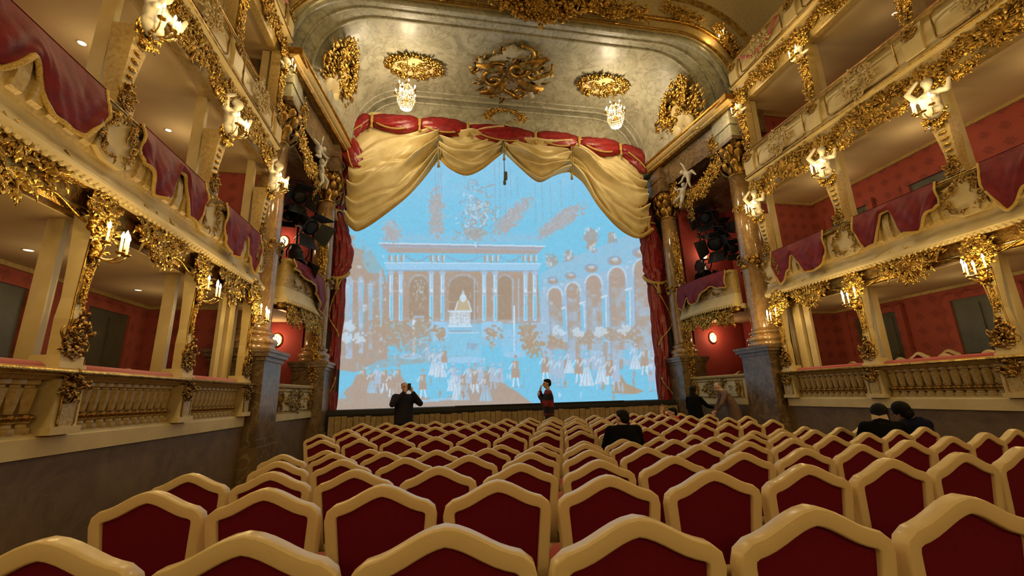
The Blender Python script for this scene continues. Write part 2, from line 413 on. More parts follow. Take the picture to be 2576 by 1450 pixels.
# ---- side cornices of the proscenium, from the near column to the curtain
for s in (-1, 1):
    n = SIDE[s]
    def loft(prof, name, mat, ya=8.86, yb=13.35, parent=None):
        m = len(prof)
        vs = [(s*(a_edge(ya)+da), ya, z) for da, z in prof]+[(s*(a_edge(yb)+da), yb, z) for da, z in prof]
        fs = [(i,(i+1)%m,m+(i+1)%m,m+i) for i in range(m)]+[tuple(range(m-1,-1,-1)), tuple(range(m,2*m))]
        return MB().add(vs, fs).build(name, mat, parent, False)
    c = struct(loft([(0.0,9.10),(0.0,9.24),(1.2,9.24),(1.2,8.98),(0.12,8.98),(0.10,9.03),(0.05,9.05)], 'trim_cornice_'+n, 'cream_gilt'))
    loft([(-0.05,9.17),(-0.05,9.23),(0.02,9.24),(0.02,9.16)], 'cornice_lip', 'gold', parent=c)
    loft([(0.14,8.92),(0.10,8.98),(0.30,8.98),(0.30,8.92)], 'cornice_bead', 'gold_old', parent=c)
    loft([(0.45,8.25),(0.34,8.93),(1.2,8.93),(1.2,8.25)], 'cornice_frieze', 'marble_dark', 9.0, 13.3, parent=c)
    # return of the cornice over the near column
    MB().box(s*5.36, s*6.35, 8.84, 9.3, 9.08, 9.24).build('cornice_return', 'gold_old', c, False)
    # proscenium box shell
    struct(MB().box(s*5.80, s*7.9, 12.35, 12.45, 0.0, 8.95).build('wall_'+n+'_proscenium', 'red_plain', smooth=False))
    struct(MB().box(s*7.55, s*7.7, 9.38, 12.30, 0.0, 8.95).build('wall_'+n+'_proscenium_side', 'red_plain', smooth=False))
    struct(MB().box(s*5.75, s*7.55, 9.9, 12.30, 0.85, 0.98).build('floor_proscenium_box', 'floor_wood', smooth=False))
    struct(MB().box(s*5.72, s*7.55, 9.9, 12.30, 3.50, 3.62).build('ceiling_proscenium_box', 'ceiling_plaster', smooth=False))
    struct(MB().box(s*5.72, s*7.55, 9.9, 12.30, 7.35, 7.45).build('ceiling_proscenium_upper', 'marble_dark', smooth=False))
    struct(MB().box(s*6.35, s*7.6, 9.40, 9.95, 0.0, 8.95).build('wall_'+n+'_pier', 'marble_dark', smooth=False))
    # marble plinth running under the proscenium box to the stage
    struct(MB().add([(s*5.62,9.0,0),(s*5.42,12.7,0),(s*6.2,12.7,0),(s*6.2,9.0,0),(s*5.62,9.0,1.02),(s*5.42,12.7,1.02),(s*6.2,12.7,1.02),(s*6.2,9.0,1.02)],
                    [(0,1,5,4),(1,2,6,5),(2,3,7,6),(3,0,4,7),(4,5,6,7)]).build('wall_'+n+'_plinth', 'marble_plinth', smooth=False))
    # closing wall beside the curtain
    struct(MB().box(s*5.55, s*8.2, 13.35, 13.5, 0.0, 12.0).build('wall_'+n+'_stage', 'dark_recess', smooth=False))
struct(MB().box(-8.2, 8.2, 14.3, 14.45, 0.0, 12.6).build('wall_stage_back', 'dark_recess', smooth=False))  # added black sheet behind the screen, keeps world light out
struct(MB().box(-8.2, 8.2, 13.2, 14.4, 11.36, 11.6).build('ceiling_stage', 'dark_recess', smooth=False))

# ---- the front of the boxes behind the last row of seats
struct(MB().box(-5.95, 5.95, -4.3, -4.1, 0.0, 1.4).build('wall_rear', 'marble_plinth', smooth=False))
struct(MB().box(-5.95, 5.95, -4.35, -4.05, 1.4, 2.2).build('wall_rear_parapet', 'cream', smooth=False))
struct(MB().box(-5.95, 5.95, -4.35, -4.05, 3.7, 4.6).build('wall_rear_gallery', 'cream', smooth=False))
for xx_ in (-5.6, -3.0, 0.0, 3.0, 5.6): struct(MB().box(xx_-0.12, xx_+0.12, -4.3, -4.08, 2.2, 3.7).build('trim_rear_post', 'cream', smooth=False))
# ---- stage
st = struct(MB().box(-5.5, 5.5, 12.72, 14.4, 1.04, 1.15).build('stage_floor', 'stage_black', smooth=False))
sf = struct(MB().box(-5.45, 5.45, 12.66, 12.8, 0.0, 1.04).build('wall_stage_front', 'dark_recess', smooth=False))
rng = random.Random(5)
x = -5.05
while x < 5.05:
    wd = rng.uniform(0.135, 0.175)
    MB().box(x+0.006, x+wd-0.006, 12.60-rng.uniform(0, 0.02), 12.66, 0.02, 0.97+rng.uniform(-0.012, 0.03)).build('plank', 'slat_wood', sf, False)
    x += wd
lb = MB().box(-1.7, 3.4, 12.68, 12.78, 1.15, 1.175); struct(lb.build('trim_stage_edge', 'black_metal', smooth=False))

# ------------------------------------------------------------------ carved ornament meshes (shared)
def rocaille(seed, w, h, n=70, size=0.16, shape='oval', lift=0.45, scrolls=10, beads=10, thick=0.022, back=True):
    """a cluster of curled leaves, C-scrolls and blossoms filling an outline of w x h"""
    R = random.Random(seed); b = MB()
    def inside(x, y):
        u, v = x/(w/2), y/(h/2)
        if shape == 'oval': return u*u+v*v < 1
        if shape == 'hang': return abs(u) < 1 and -1+1.3*abs(u)**1.1 < v < 0.95     # point down
        if shape == 'band': return abs(u) < 1 and abs(v) < 1-0.35*abs(math.sin(3*u))
        if shape == 'rise': return abs(u) < 1 and -0.9 < v < 1-1.2*abs(u)**1.3
        if shape == 'ring': return 0.45 < u*u+v*v < 1
        return True
    def pick():
        for _ in range(60):
            x, y = R.uniform(-w/2, w/2), R.uniform(-h/2, h/2)
            if inside(x, y): return x, y
        return 0.0, 0.0
    if back:
        pts = []
        for k in range(28):
            q = 2*math.pi*k/28; t = 0.05
            while t < 1 and inside(w/2*t*math.cos(q), h/2*t*math.sin(q)): t += 0.05
            t *= (0.80 + 0.10*math.cos(7*q))
            pts.append((w/2*t*math.cos(q), h/2*t*math.sin(q)))
        b.plate(pts, -0.03, 0.02)
    for i in range(scrolls):
        x, y = pick(); b.scroll(x, y, R.uniform(0, 6.28), size*R.uniform(0.35, 0.7), thick*R.uniform(0.8, 1.3), R.uniform(1.0, 1.5), R.choice((-1, 1)), 0.01, R.uniform(1, 2.2))
    for i in range(n):
        x, y = pick(); a = math.atan2(y, x)+R.gauss(0, 0.9)
        L = size*R.uniform(0.6, 1.25)
        b.leaf(x, y, a, L, L*R.uniform(0.15, 0.27), lift*R.uniform(0.5, 1.3), R.uniform(0, 0.03), R.uniform(-0.5, 0.5))
    for i in range(beads):
        x, y = pick(); r = size*R.uniform(0.12, 0.24); b.ball((x, y, 0.03+r*0.5), (r, r, r*0.7), 6, 4)
    return b
ORN = {}
def orn(key, seed, w, h, **k):
    mat = k.pop('mat', 'gold')
    if key not in ORN: ORN[key] = rocaille(seed, w, h, **k).mesh('carved_ornament', mat)
    return ORN[key]
orn('hangA', 11, 1.15, 0.52, n=190, size=0.105, shape='hang', scrolls=20, beads=8, lift=0.35, thick=0.017)
orn('hangB', 12, 1.05, 0.50, n=180, size=0.10, shape='hang', scrolls=20, beads=8, lift=0.35, thick=0.017)
orn('bandA', 13, 1.00, 0.40, n=150, size=0.11, shape='band', scrolls=16, beads=6, lift=0.35, thick=0.017)
orn('bandB', 14, 1.00, 0.36, n=150, size=0.10, shape='band', scrolls=16, beads=6, lift=0.35, thick=0.016)
orn('cap', 15, 0.40, 0.34, n=70, size=0.095, shape='oval', scrolls=9, beads=4, lift=0.35, thick=0.015)
orn('capb', 16, 0.36, 0.28, n=56, size=0.085, shape='oval', scrolls=7, beads=3, thick=0.013)
orn('foot', 17, 0.26, 0.42, n=60, size=0.085, shape='rise', scrolls=8, beads=2, mat='gold_old', thick=0.014)
orn('relief', 18, 0.60, 0.52, n=60, size=0.085, shape='ring', scrolls=12, beads=4, lift=0.2, mat='gold_old', back=False, thick=0.013)
orn('mask', 19, 0.28, 0.20, n=46, size=0.07, shape='oval', scrolls=6, beads=3, mat='gold_old', thick=0.011)
orn('cartouche', 20, 1.60, 0.80, n=190, size=0.15, shape='ring', scrolls=26, beads=4, thick=0.026, back=False)
orn('crest', 21, 3.2, 0.95, n=330, size=0.19, shape='hang', scrolls=40, beads=12, lift=0.5, thick=0.03)
orn('frieze', 22, 1.6, 0.46, n=170, size=0.13, shape='band', scrolls=20, beads=6, thick=0.02)
orn('garland', 23, 0.75, 0.22, n=80, size=0.075, shape='hang', scrolls=3, beads=14)
orn('panelrel', 24, 0.9, 0.46, n=80, size=0.10, shape='oval', scrolls=14, beads=3, lift=0.3, mat='gold_old', back=False, thick=0.016)
orn('trophy', 25, 0.72, 0.56, n=60, size=0.11, shape='oval', scrolls=12, beads=5, lift=0.35, mat='cream_gilt', back=False, thick=0.02)
orn('sidetroph', 26, 1.5, 2.3, n=260, size=0.22, shape='oval', scrolls=26, beads=8, lift=0.45, thick=0.03)
orn('bigrelief', 27, 2.4, 2.2, n=120, size=0.24, shape='oval', scrolls=22, beads=4, lift=0.4, mat='gold_old', back=False, thick=0.04)
orn('fieldscroll', 29, 1.0, 0.42, n=30, size=0.11, shape='oval', scrolls=12, beads=2, back=False, thick=0.02)
orn('strip', 28, 0.18, 1.3, n=90, size=0.085, shape='band', scrolls=9, beads=3, thick=0.013)

# ------------------------------------------------------------------ galleries
POSTS = [8.75, 6.78, 4.78, 2.75, 0.7]
def wallN(s): return (-s, 0, 0)
def side_frame(s, a, y, z, sc_=1.0, roll=0.0): return frame((s*a, y, z), wallN(s), (0,0,1), sc_, roll)

# -- parterre balustrades
def baluster_mesh():
    b = MB(); q = math.pi/4
    b.lathe([(0.072,0),(0.072,0.05),(0.05,0.065),(0.046,0.085),(0.066,0.10),(0.074,0.135),(0.062,0.165),(0.040,0.18),(0.046,0.20),
             (0.066,0.36),(0.070,0.385),(0.050,0.395),(0.050,0.41),(0.078,0.42),(0.078,0.465)], 8, ph=math.pi/8)
    return b
BAL = baluster_mesh().xform(Matrix.Diagonal((1.0, 1.12, 1.0, 1.0))).mesh('baluster', 'cream_gilt', False)
def balu_collar():
    b = MB(); b.lathe([(0.05,0.10),(0.080,0.115),(0.084,0.14),(0.076,0.165),(0.05,0.175)], 10)
    for k in range(8):
        q = k*math.pi/4; b.ball((0.078*math.cos(q), 0.078*math.sin(q), 0.14), 0.02, 6, 4)
    return b.mesh('rosette_collar', 'gold_old')
COLLAR = balu_collar()
for s in (-1, 1):
    root = empty('box_balustrade', (s*5.82, 8.9, 1.03))
    tag(root, 'cream and gilt balustrade of the lowest boxes along the %s side wall' % SIDE[s], 'balustrade', 'parterre balustrades')
    root_inv = Matrix.Translation((-s*5.82, -8.9, -1.03))
    def P(b, name, mat, smooth=False):
        return b.xform(root_inv).build(name, mat, root, smooth)
    P(MB().extrude_y([(5.70,1.01),(5.70,1.17),(5.74,1.21),(5.98,1.21),(5.98,1.01)], YN, 8.92, s), 'plinth', 'cream')
    P(MB().extrude_y([(5.70,1.67),(5.66,1.70),(5.62,1.705),(5.60,1.735),(5.62,1.765),(5.67,1.78),(6.00,1.78),(6.00,1.68)], YN, 8.96, s), 'rail', 'cream_gilt')
    P(MB().tube([(s*5.60, YN, 1.742),(s*5.60, 8.96, 1.742)], 0.026, 8), 'rail_bead', 'gold', True)
    cushion = []
    for i in range(len(POSTS)-1):
        y1, y0 = POSTS[i]-0.16, POSTS[i+1]+0.16
        b = MB(); b.tube([(s*5.80,y0,1.785),(s*5.80,y0+0.05,1.79),(s*5.80,y1-0.05,1.79),(s*5.80,y1,1.785)], [0.035,0.05,0.05,0.035], 10, True, 1.0)
        P(b, 'velvet_cushion', 'cushion_red', True)
        n = 12; 
        for k in range(n):
            yy = y0+0.02+(y1-y0-0.04)*(k+0.5)/n
            if yy < 0.2: continue
            o = inst('baluster', BAL, root, root_inv @ Matrix.Translation((s*5.80, yy, 1.208)))
            inst('rosette_collar', COLLAR, o)
    for y in POSTS:
        pb = MB(); pb.box(s*5.64, s*5.95, y-0.15, y+0.15, 1.21, 1.68); pb.box(s*5.61, s*5.97, y-0.17, y+0.17, 1.19, 1.26)
        pier = P(pb, 'pier', 'cream')
        panel = [(0.085*c, 0.16*d) for c, d in ((-1,-0.7),(-0.6,-1),(0.6,-1),(1,-0.7),(1,0.9),(0.5,1),(-0.5,1),(-1,0.9))]
        t = MB().plate(panel, 0, 0.015); t.xform(side_frame(s, 5.64, y, 1.40)); P(t, 'pier_panel', 'cream_gilt')
        t = MB().tube([(x*1.08, yy*1.05, 0.012) for x, yy in panel+panel[:1]], 0.010, 5); t.xform(side_frame(s, 5.64, y, 1.40)); P(t, 'pier_panel_bead', 'gold_old')
        if y > 1: inst('carved_mask', ORN['mask'], root, root_inv @ side_frame(s, 5.63, y, 1.61))

# -- first gallery
def lobes(pts, u):
    for (u0, l0), (u1, l1) in zip(pts[:-1], pts[1:]):
        if u <= u1: 
            t = (u-u0)/(u1-u0); t = t*t*(3-2*t); return l0+(l1-l0)*t
    return pts[-1][1]
def velvet_drape(s, y0, y1, ctrl, label, zr=4.56, a=5.74, path=None):
    """red cloth hung over the parapet: y0 far end, y1 near end"""
    L = abs(y0-y1); o = (s*a, (y0+y1)/2, zr)
    def pos(u, d, out):
        if path: 
            (xa, ya), (xb, yb) = path; return (s*(xa+(xb-xa)*u-out), ya+(yb-ya)*u, zr-d)
        return (s*(a-out), y0+(y1-y0)*u, zr-d)
    def f(u, v):
        d = lobes(ctrl, u)*v
        fold = 0.034*abs(math.sin(u*L*6.5+1.4*math.sin(v*2.2+u*5)))**0.7*min(1, v*2.2)+0.024*math.sin(u*L*11-v*7+1.5*math.sin(u*9))*v+0.008*math.sin(u*L*37+v*19)*v
        bw_ = 0.12*math.sin(math.pi*u) if path else 0.0
        return pos(u, d-0.045*(1-v)**2, 0.055+bw_+fold+0.02*math.sin(math.pi*v)+0.01*v)
    b = MB(); b.grid(f, 60, 16)
    b.grid(lambda u, v: pos(u, -0.05, 0.060+(0.12*math.sin(math.pi*u) if path else 0.0)-0.16*v), 60, 1)
    root = empty('velvet_drape', o); tag(root, label, 'drape', 'velvet drapes on the gallery parapets')
    inv = Matrix.Translation((-o[0], -o[1], -o[2]))
    b.xform(inv).build('cloth', 'velvet', root)
    e = MB(); e.tube([f(i/60, 1.0) for i in range(61)], 0.024, 6); e.xform(inv).build('fringe', 'fringe', root)
    for u in (0.0, 1.0):
        e = MB(); e.tube([f(u, j/10) for j in range(11)], 0.018, 6); e.xform(inv).build('side_fringe', 'fringe', root)
    return root
C1 = [(0,.42),(.13,.80),(.30,.52),(.40,.22),(.50,.45),(.62,.72),(.85,.72),(1,.50)]
C2 = [(0,.30),(.10,.66),(.20,.62),(.38,.12),(.46,.10),(.56,.62),(.72,.66),(.90,.40),(1,.36)]
C3 = [(0,.35),(.15,.62),(.35,.60),(.55,.25),(.7,.55),(.85,.60),(1,.45)]

DENT = MB(); DENT.box(-0.03, 0.03, -0.022, 0.022, -0.03, 0.03); DENT = DENT.mesh('dentil', 'cream', False)
for s in (-1, 1):
    sd = SIDE[s]
    o = (s*5.8, 8.9, 3.55); inv = Matrix.Translation((-o[0], -o[1], -o[2]))
    root = empty('gallery_front', o)
    tag(root, 'cream and gold front of the first gallery with swagged red cloths, %s side' % sd, 'balcony', 'gallery fronts')
    def P(b, name, mat, smooth=False): return b.xform(inv).build(name, mat, root, smooth)
    def ornament(key, a, y, z, sc_=1.0, roll=0.0, name='carved_ornament'):
        return inst(name, ORN[key], root, inv @ side_frame(s, a, y, z, sc_, roll))
    P(MB().extrude_y([(5.96,3.28),(5.80,3.28),(5.78,3.34),(5.76,3.52),(5.70,3.56),(5.96,3.56)], YN, 8.92, s), 'frieze', 'gold_old')
    P(MB().extrude_y([(5.72,3.55),(5.64,3.57),(5.62,3.62),(5.64,3.66),(5.68,3.70),(5.74,3.80),(5.76,3.90),(5.98,3.90),(5.98,3.55)], YN, 8.98, s), 'cove_moulding', 'cream')
    P(MB().extrude_y([(5.76,3.90),(5.73,3.96),(5.71,4.10),(5.72,4.30),(5.77,4.46),(5.80,4.50),(5.95,4.50),(5.95,3.90)], YN, 8.90, s), 'parapet', 'cream_gilt')
    P(MB().extrude_y([(5.76,4.50),(5.70,4.52),(5.69,4.56),(5.74,4.59),(5.96,4.59),(5.96,4.50)], YN, 8.94, s), 'rail', 'cream_gilt')
    P(MB().tube([(s*5.70, YN, 4.555),(s*5.70, 8.94, 4.555)], 0.02, 6), 'rail_bead', 'gold', True)
    P(MB().tube([(s*5.78, YN, 3.345),(s*5.78, 8.9, 3.345)], 0.022, 6), 'frieze_bead', 'gold_bright', True)
    # scalloped edging under the cove
    sb = MB(); yy = 1.5
    while yy < 8.9:
        sb.ball((s*5.645, yy, 3.575), (0.022, 0.03, 0.036), 6, 4); yy += 0.085
    e = P(sb, 'scallop_edging', 'cream', True); e['kind'] = 'stuff'
    # upright ribs of the parapet between the cloths
    yy = 2.9
    while yy < 8.8:
        if min(abs(yy-p) for p in POSTS) > 0.30:
            b = MB(); b.extrude_y([(5.755,3.93),(5.70,3.97),(5.675,4.10),(5.685,4.30),(5.74,4.46),(5.78,4.48),(5.78,3.93)], yy-0.055, yy+0.055, s)
            P(b, 'rib', 'cream_gilt')
        yy += 0.19
    for i, y in enumerate(POSTS[:4]):
        # cartouche panel over each post
        pan = [(0.25*c, 0.27*d) for c, d in ((-1,-0.8),(-0.5,-1.1),(0.5,-1.1),(1,-0.8),(0.85,0),(1,0.8),(0.4,1.0),(-0.4,1.0),(-1,0.8),(-0.85,0))]
        t = MB().plate(pan, 0, 0.05); t.xform(side_frame(s, 5.72, y-0.05, 4.19)); P(t, 'cartouche_panel', 'cream')
        ornament('relief', 5.665, y-0.05, 4.20, (0.85, 1.0, 1.0), name='cartouche_scrolls')
        # corbel of gold leaves where the post meets the ceiling
        if i: ornament('cap', 5.71, y, 3.40, 0.95, name='capital_leaves')
        # serpentine gilt arch line either side of the post
        for d in (-1, 1):
            pts = []
            for k in range(15):
                t = k/14
                pts.append((s*5.75, y+d*(0.10+0.56*t), 3.22+0.10*(1-(1-t)**3)-0.025*math.sin(math.pi*2*t)))
            if i or d < 0: P(MB().tube(pts, 0.015, 6), 'arch_line', 'gold', True)
    for i, y in enumerate((7.80, 5.78, 3.76)):
        ornament('hangA' if i % 2 else 'hangB', 5.71, y, 3.36, (0.92, 1.12, 0.9), name='arch_ornament')
    ornament('cap', 5.67, 8.60, 3.38, 1.25, name='arch_ornament')
    velvet_drape(s, 8.62, 7.18, C1, 'dark red velvet cloth on the %s gallery rail next to the proscenium column' % sd)
    velvet_drape(s, 6.50, 5.06, C2, 'dark red velvet cloth on the %s gallery rail, second from the stage' % sd)
    velvet_drape(s, 4.48, 3.02, C3 if s < 0 else C1, 'dark red velvet cloth on the %s gallery rail, third from the stage' % sd)

# -- second and third galleries
def upper_gallery(s, lv, zc, zb, zp, zr, label, yend=8.92):
    o = (s*5.8, 8.9, zb); inv = Matrix.Translation((-o[0], -o[1], -o[2]))
    root = empty('gallery_front', o); tag(root, label, 'balcony', 'gallery fronts')
    def P(b, name, mat, smooth=False): return b.xform(inv).build(name, mat, root, smooth)
    def ornament(key, a, y, z, sc_=1.0, roll=0.0, name='carved_ornament'):
        return inst(name, ORN[key], root, inv @ side_frame(s, a, y, z, sc_, roll))
    P(MB().extrude_y([(5.96,zc),(5.82,zc),(5.80,zb),(5.74,zb+0.25),(5.70,zp-0.05),(5.96,zp-0.05)], YN, yend, s), 'frieze', 'cream_gilt')
    P(MB().extrude_y([(5.70,zp-0.06),(5.63,zp-0.03),(5.62,zp+0.03),(5.66,zp+0.07),(5.96,zp+0.07),(5.96,zp-0.06)], YN, yend+0.03, s), 'lower_moulding', 'cream')
    P(MB().extrude_y([(5.68,zp+0.07),(5.66,zp+0.2),(5.68,zp+0.4),(5.76,zr-0.08),(5.95,zr-0.08),(5.95,zp+0.07)], YN, yend, s), 'parapet', 'cream')
    P(MB().extrude_y([(5.74,zr-0.08),(5.69,zr-0.06),(5.68,zr-0.02),(5.72,zr),(5.96,zr),(5.96,zr-0.08)], YN, yend+0.02, s), 'rail', 'cream_gilt')
    P(MB().tube([(s*5.69, YN, zr-0.03),(s*5.69, yend, zr-0.03)], 0.018, 6), 'rail_bead', 'gold', True)
    P(MB().tube([(s*5.63, YN, zp),(s*5.63, yend, zp)], 0.022, 6), 'moulding_bead', 'gold', True)
    P(MB().tube([(s*5.80, YN, zr+0.035),(s*5.80, yend-0.1, zr+0.035)], 0.045, 8), 'velvet_cushion', 'cushion_red', True)
    for i, y in enumerate(POSTS[:4]):
        b = MB(); b.extrude_y([(5.70,zp+0.05),(5.62,zp+0.1),(5.62,zp+0.4),(5.71,zr-0.07),(5.8,zr-0.07),(5.8,zp+0.05)], y-0.15, y+0.15, s); P(b, 'pier', 'cream')
        ornament('mask', 5.64, y, zr-0.22, 0.9, name='pier_mask')
        if i < 3:
            ym = (POSTS[i]+POSTS[i+1])/2
            b = MB(); pan = [(-0.70,-0.22),(-0.62,-0.28),(0.62,-0.28),(0.70,-0.22),(0.70,0.2),(0.6,0.26),(-0.6,0.26),(-0.70,0.2)]
            b.tube([(x, yy, 0) for x, yy in pan+pan[:1]], 0.014, 5); b.xform(side_frame(s, 5.66, ym, (zp+zr)/2)); P(b, 'panel_bead', 'gold_old')
            ornament('trophy', 5.64, ym, (zp+zr)/2, 0.95, name='trophy_relief')
            ornament('hangB' if i % 2 else 'hangA', 5.71, ym, zb+0.16, (1.0, 1.0, 1.0), name='arch_ornament')
            for d in (-1, 1): ornament('bandB', 5.73, ym+d*0.66, zb+0.22, (0.55, 0.75, 0.8), roll=0.25*d*s, name='arch_ornament')
        ornament('cap', 5.70, y, zb+0.12, 1.1, name='capital_leaves')
        if lv == 3 and i < 3:
            ym = (POSTS[i]+POSTS[i+1])/2
            b = MB(); b.tube([(0.66*t, 0.20-0.34*(1-t*t), 0.02+0.015*math.cos(9*t)) for t in [k/10-1 for k in range(21)]], [0.035+0.02*abs(math.sin(k*0.9)) for k in range(21)], 6, True, 0.4)
            b.xform(side_frame(s, 5.64, ym, (zp+zr)/2)); P(b, 'red_ribbon', 'cushion_red', True)
    return root
for s in (-1, 1):
    upper_gallery(s, 2, 6.20, 6.22, 6.72, 7.48, 'cream front of the second gallery with trophy reliefs over gold leafwork, %s side' % SIDE[s])
    upper_gallery(s, 3, 8.92, 8.95, 9.48, 10.24, 'cream front of the topmost gallery at the upper %s edge of the picture' % SIDE[s])
    # painted red ribbon on the topmost front

# ------------------------------------------------------------------ modelled figures: joined masses fused to one skin
def blob_mesh(name, shapes, mat, voxel=0.012, smooth_it=4):
    b = MB()
    for sh in shapes:
        if sh[0] == 'cap':
            _, p0, r0_, p1, r1_ = sh; p0, p1 = Vector(p0), Vector(p1); n = 4
            b.tube([p0.lerp(p1, i/n) for i in range(n+1)], [r0_+(r1_-r0_)*i/n for i in range(n+1)], 10)
            b.ball(p0, r0_, 10, 7); b.ball(p1, r1_, 10, 7)
        elif sh[0] == 'ell':
            _, c, r = sh[:3]; b.ball(c, tuple(r), 14, 9, sh[3] if len(sh) > 3 else None)
        elif sh[0] == 'loft':      # rings of (centre, rx, ry)
            rings = sh[1]; vs = []; k = 16
            for c, rx, ry in rings:
                for i in range(k):
                    q = 2*math.pi*i/k; vs.append((c[0]+rx*math.cos(q), c[1]+ry*math.sin(q), c[2]))
            m_ = len(rings)
            fs = [(j*k+i, j*k+(i+1)%k, (j+1)*k+(i+1)%k, (j+1)*k+i) for j in range(m_-1) for i in range(k)]
            fs += [tuple(range(k-1,-1,-1)), tuple((m_-1)*k+i for i in range(k))]
            b.add(vs, fs)
    me = b.mesh(name, mat)
    o = bpy.data.objects.new('tmp', me); COL.objects.link(o)
    r = o.modifiers.new('r', 'REMESH'); r.mode = 'VOXEL'; r.voxel_size = voxel; r.use_smooth_shade = True
    if smooth_it:
        sm = o.modifiers.new('s', 'SMOOTH'); sm.factor = 0.5; sm.iterations = smooth_it
    dg = bpy.context.evaluated_depsgraph_get()
    out = bpy.data.meshes.new_from_object(o.evaluated_get(dg)); out.name = name
    bpy.data.objects.remove(o)
    out.materials.clear(); out.materials.append(MATS[mat])
    out.polygons.foreach_set('use_smooth', [True]*len(out.polygons))
    return out

# bust of a maiden carrying the gallery: local Z out of the wall, Y up
BUST = blob_mesh('carved_maiden', [
    ('ell', (0,0.0,0.10), (0.125,0.17,0.095)), ('ell', (0,0.11,0.10), (0.155,0.075,0.08)), ('ell', (0,-0.16,0.09), (0.135,0.13,0.095)),
    ('cap', (0,0.14,0.10), 0.05, (0.03,0.23,0.12), 0.045), ('ell', (0.045,0.295,0.14), (0.066,0.086,0.076)),
    ('ell', (0.06,0.288,0.212), (0.012,0.022,0.014)), ('ell', (0.03,0.33,0.11), (0.08,0.07,0.075)),
    ('cap', (-0.15,0.12,0.10), 0.05, (-0.22,0.27,0.15), 0.04), ('cap', (-0.22,0.27,0.15), 0.038, (-0.07,0.40,0.14), 0.028),
    ('cap', (0.15,0.12,0.10), 0.05, (0.25,0.05,0.17), 0.04), ('cap', (0.25,0.05,0.17), 0.038, (0.30,0.20,0.18), 0.028),
    ('ell', (0.06,0.04,0.175), (0.055,0.052,0.042)), ('ell', (-0.06,0.04,0.175), (0.055,0.052,0.042)),
], 'statue_white', 0.014)
HEAD = blob_mesh('carved_cherub', [('ell', (0,0,0.08), (0.075,0.09,0.08)), ('ell', (0,0.04,0.06), (0.09,0.075,0.08)), ('ell', (0,-0.01,0.155), (0.013,0.02,0.014)),
    ('ell', (-0.10,-0.10,0.05), (0.09,0.04,0.03)), ('ell', (0.10,-0.10,0.05), (0.09,0.04,0.03)), ('ell', (0,-0.13,0.05), (0.07,0.07,0.04))], 'statue_white', 0.013)

# ------------------------------------------------------------------ candle brackets
def sconce_parts():
    parts = {}
    b = MB(); b.lathe([(0.0,0),(0.018,0.0),(0.044,0.012),(0.046,0.02),(0.016,0.022),(0.014,0.03)], 10); parts['cup'] = b.mesh('drip_pan', 'gold_old')
    b = MB(); b.lathe([(0.0125,0),(0.0125,0.14),(0.010,0.145)], 8); parts['candle'] = b.mesh('candle', 'candle_wax')
    b = MB(); b.lathe([(0.004,0),(0.014,0.012),(0.017,0.03),(0.012,0.05),(0.004,0.07),(0.001,0.08)], 8); parts['flame'] = b.mesh('flame_bulb', 'flame')
    return parts
SP = sconce_parts()
def sconce(s, a, y, z, label, n=4, watts=SCONCE_W, spread=0.13, N=None, sz=1.0):
    N = Vector(N if N else wallN(s)); T = Vector((0,0,1)).cross(N)
    root = empty('candle_sconce', (s*a, y, z)); tag(root, label, 'sconce', 'candle sconces')
    pl = MB(); pl.join(rocaille(31, 0.15, 0.26, n=16, size=0.07, scrolls=3, beads=3)); pl.xform(frame((0,0,0), N))
    pl.build('back_plate', 'gold', root)
    spots = [(-1.0, 0.16, 0.06), (-0.35, 0.24, -0.02), (0.35, 0.24, -0.02), (1.0, 0.16, 0.06)] if n == 4 else [(-0.8, 0.17, 0.05), (0.8, 0.17, 0.05), (0, 0.25, -0.02)] if n == 3 else [(-0.7, 0.16, 0), (0.7, 0.16, 0)]
    for (t, out, dz) in spots:
        p = N*out*sz+T*(t*spread*sz)+Vector((0,0,dz*sz))
        pts = [N*0.02+Vector((0,0,-0.03)), N*(out*0.4)+T*(t*spread*0.35)+Vector((0,0,-0.10+dz*0.3)), N*(out*0.85)+T*(t*spread*0.9)+Vector((0,0,-0.09+dz)), p]
        sm = []
        for i in range(10):
            u = i/9; q = 1-u
            sm.append(pts[0]*q**3+pts[1]*3*q*q*u+pts[2]*3*q*u*u+pts[3]*u**3)
        arm = MB(); arm.tube(sm, 0.010, 6); ar = arm.build('arm', 'gold_bright', root)
        inst('drip_pan', SP['cup'], ar, Matrix.Translation(p))
        c = inst('candle', SP['candle'], root, Matrix.Translation(p+Vector((0,0,0.02))))
        inst('flame_bulb', SP['flame'], c, Matrix.Translation(Vector((0,0,0.143))))
    for t in (-1, 1): point_light('sconce_light', N*(0.42*sz)+T*(t*0.22)+Vector((0,0,0.10)), watts*0.5, 0.06, WARM, root)
    return root

ORDN = ['first', 'second', 'third']
WHERE = {8.75: 'nearest the stage', 6.78: 'second from the stage', 4.78: 'third from the stage', 2.75: 'fourth from the stage'}
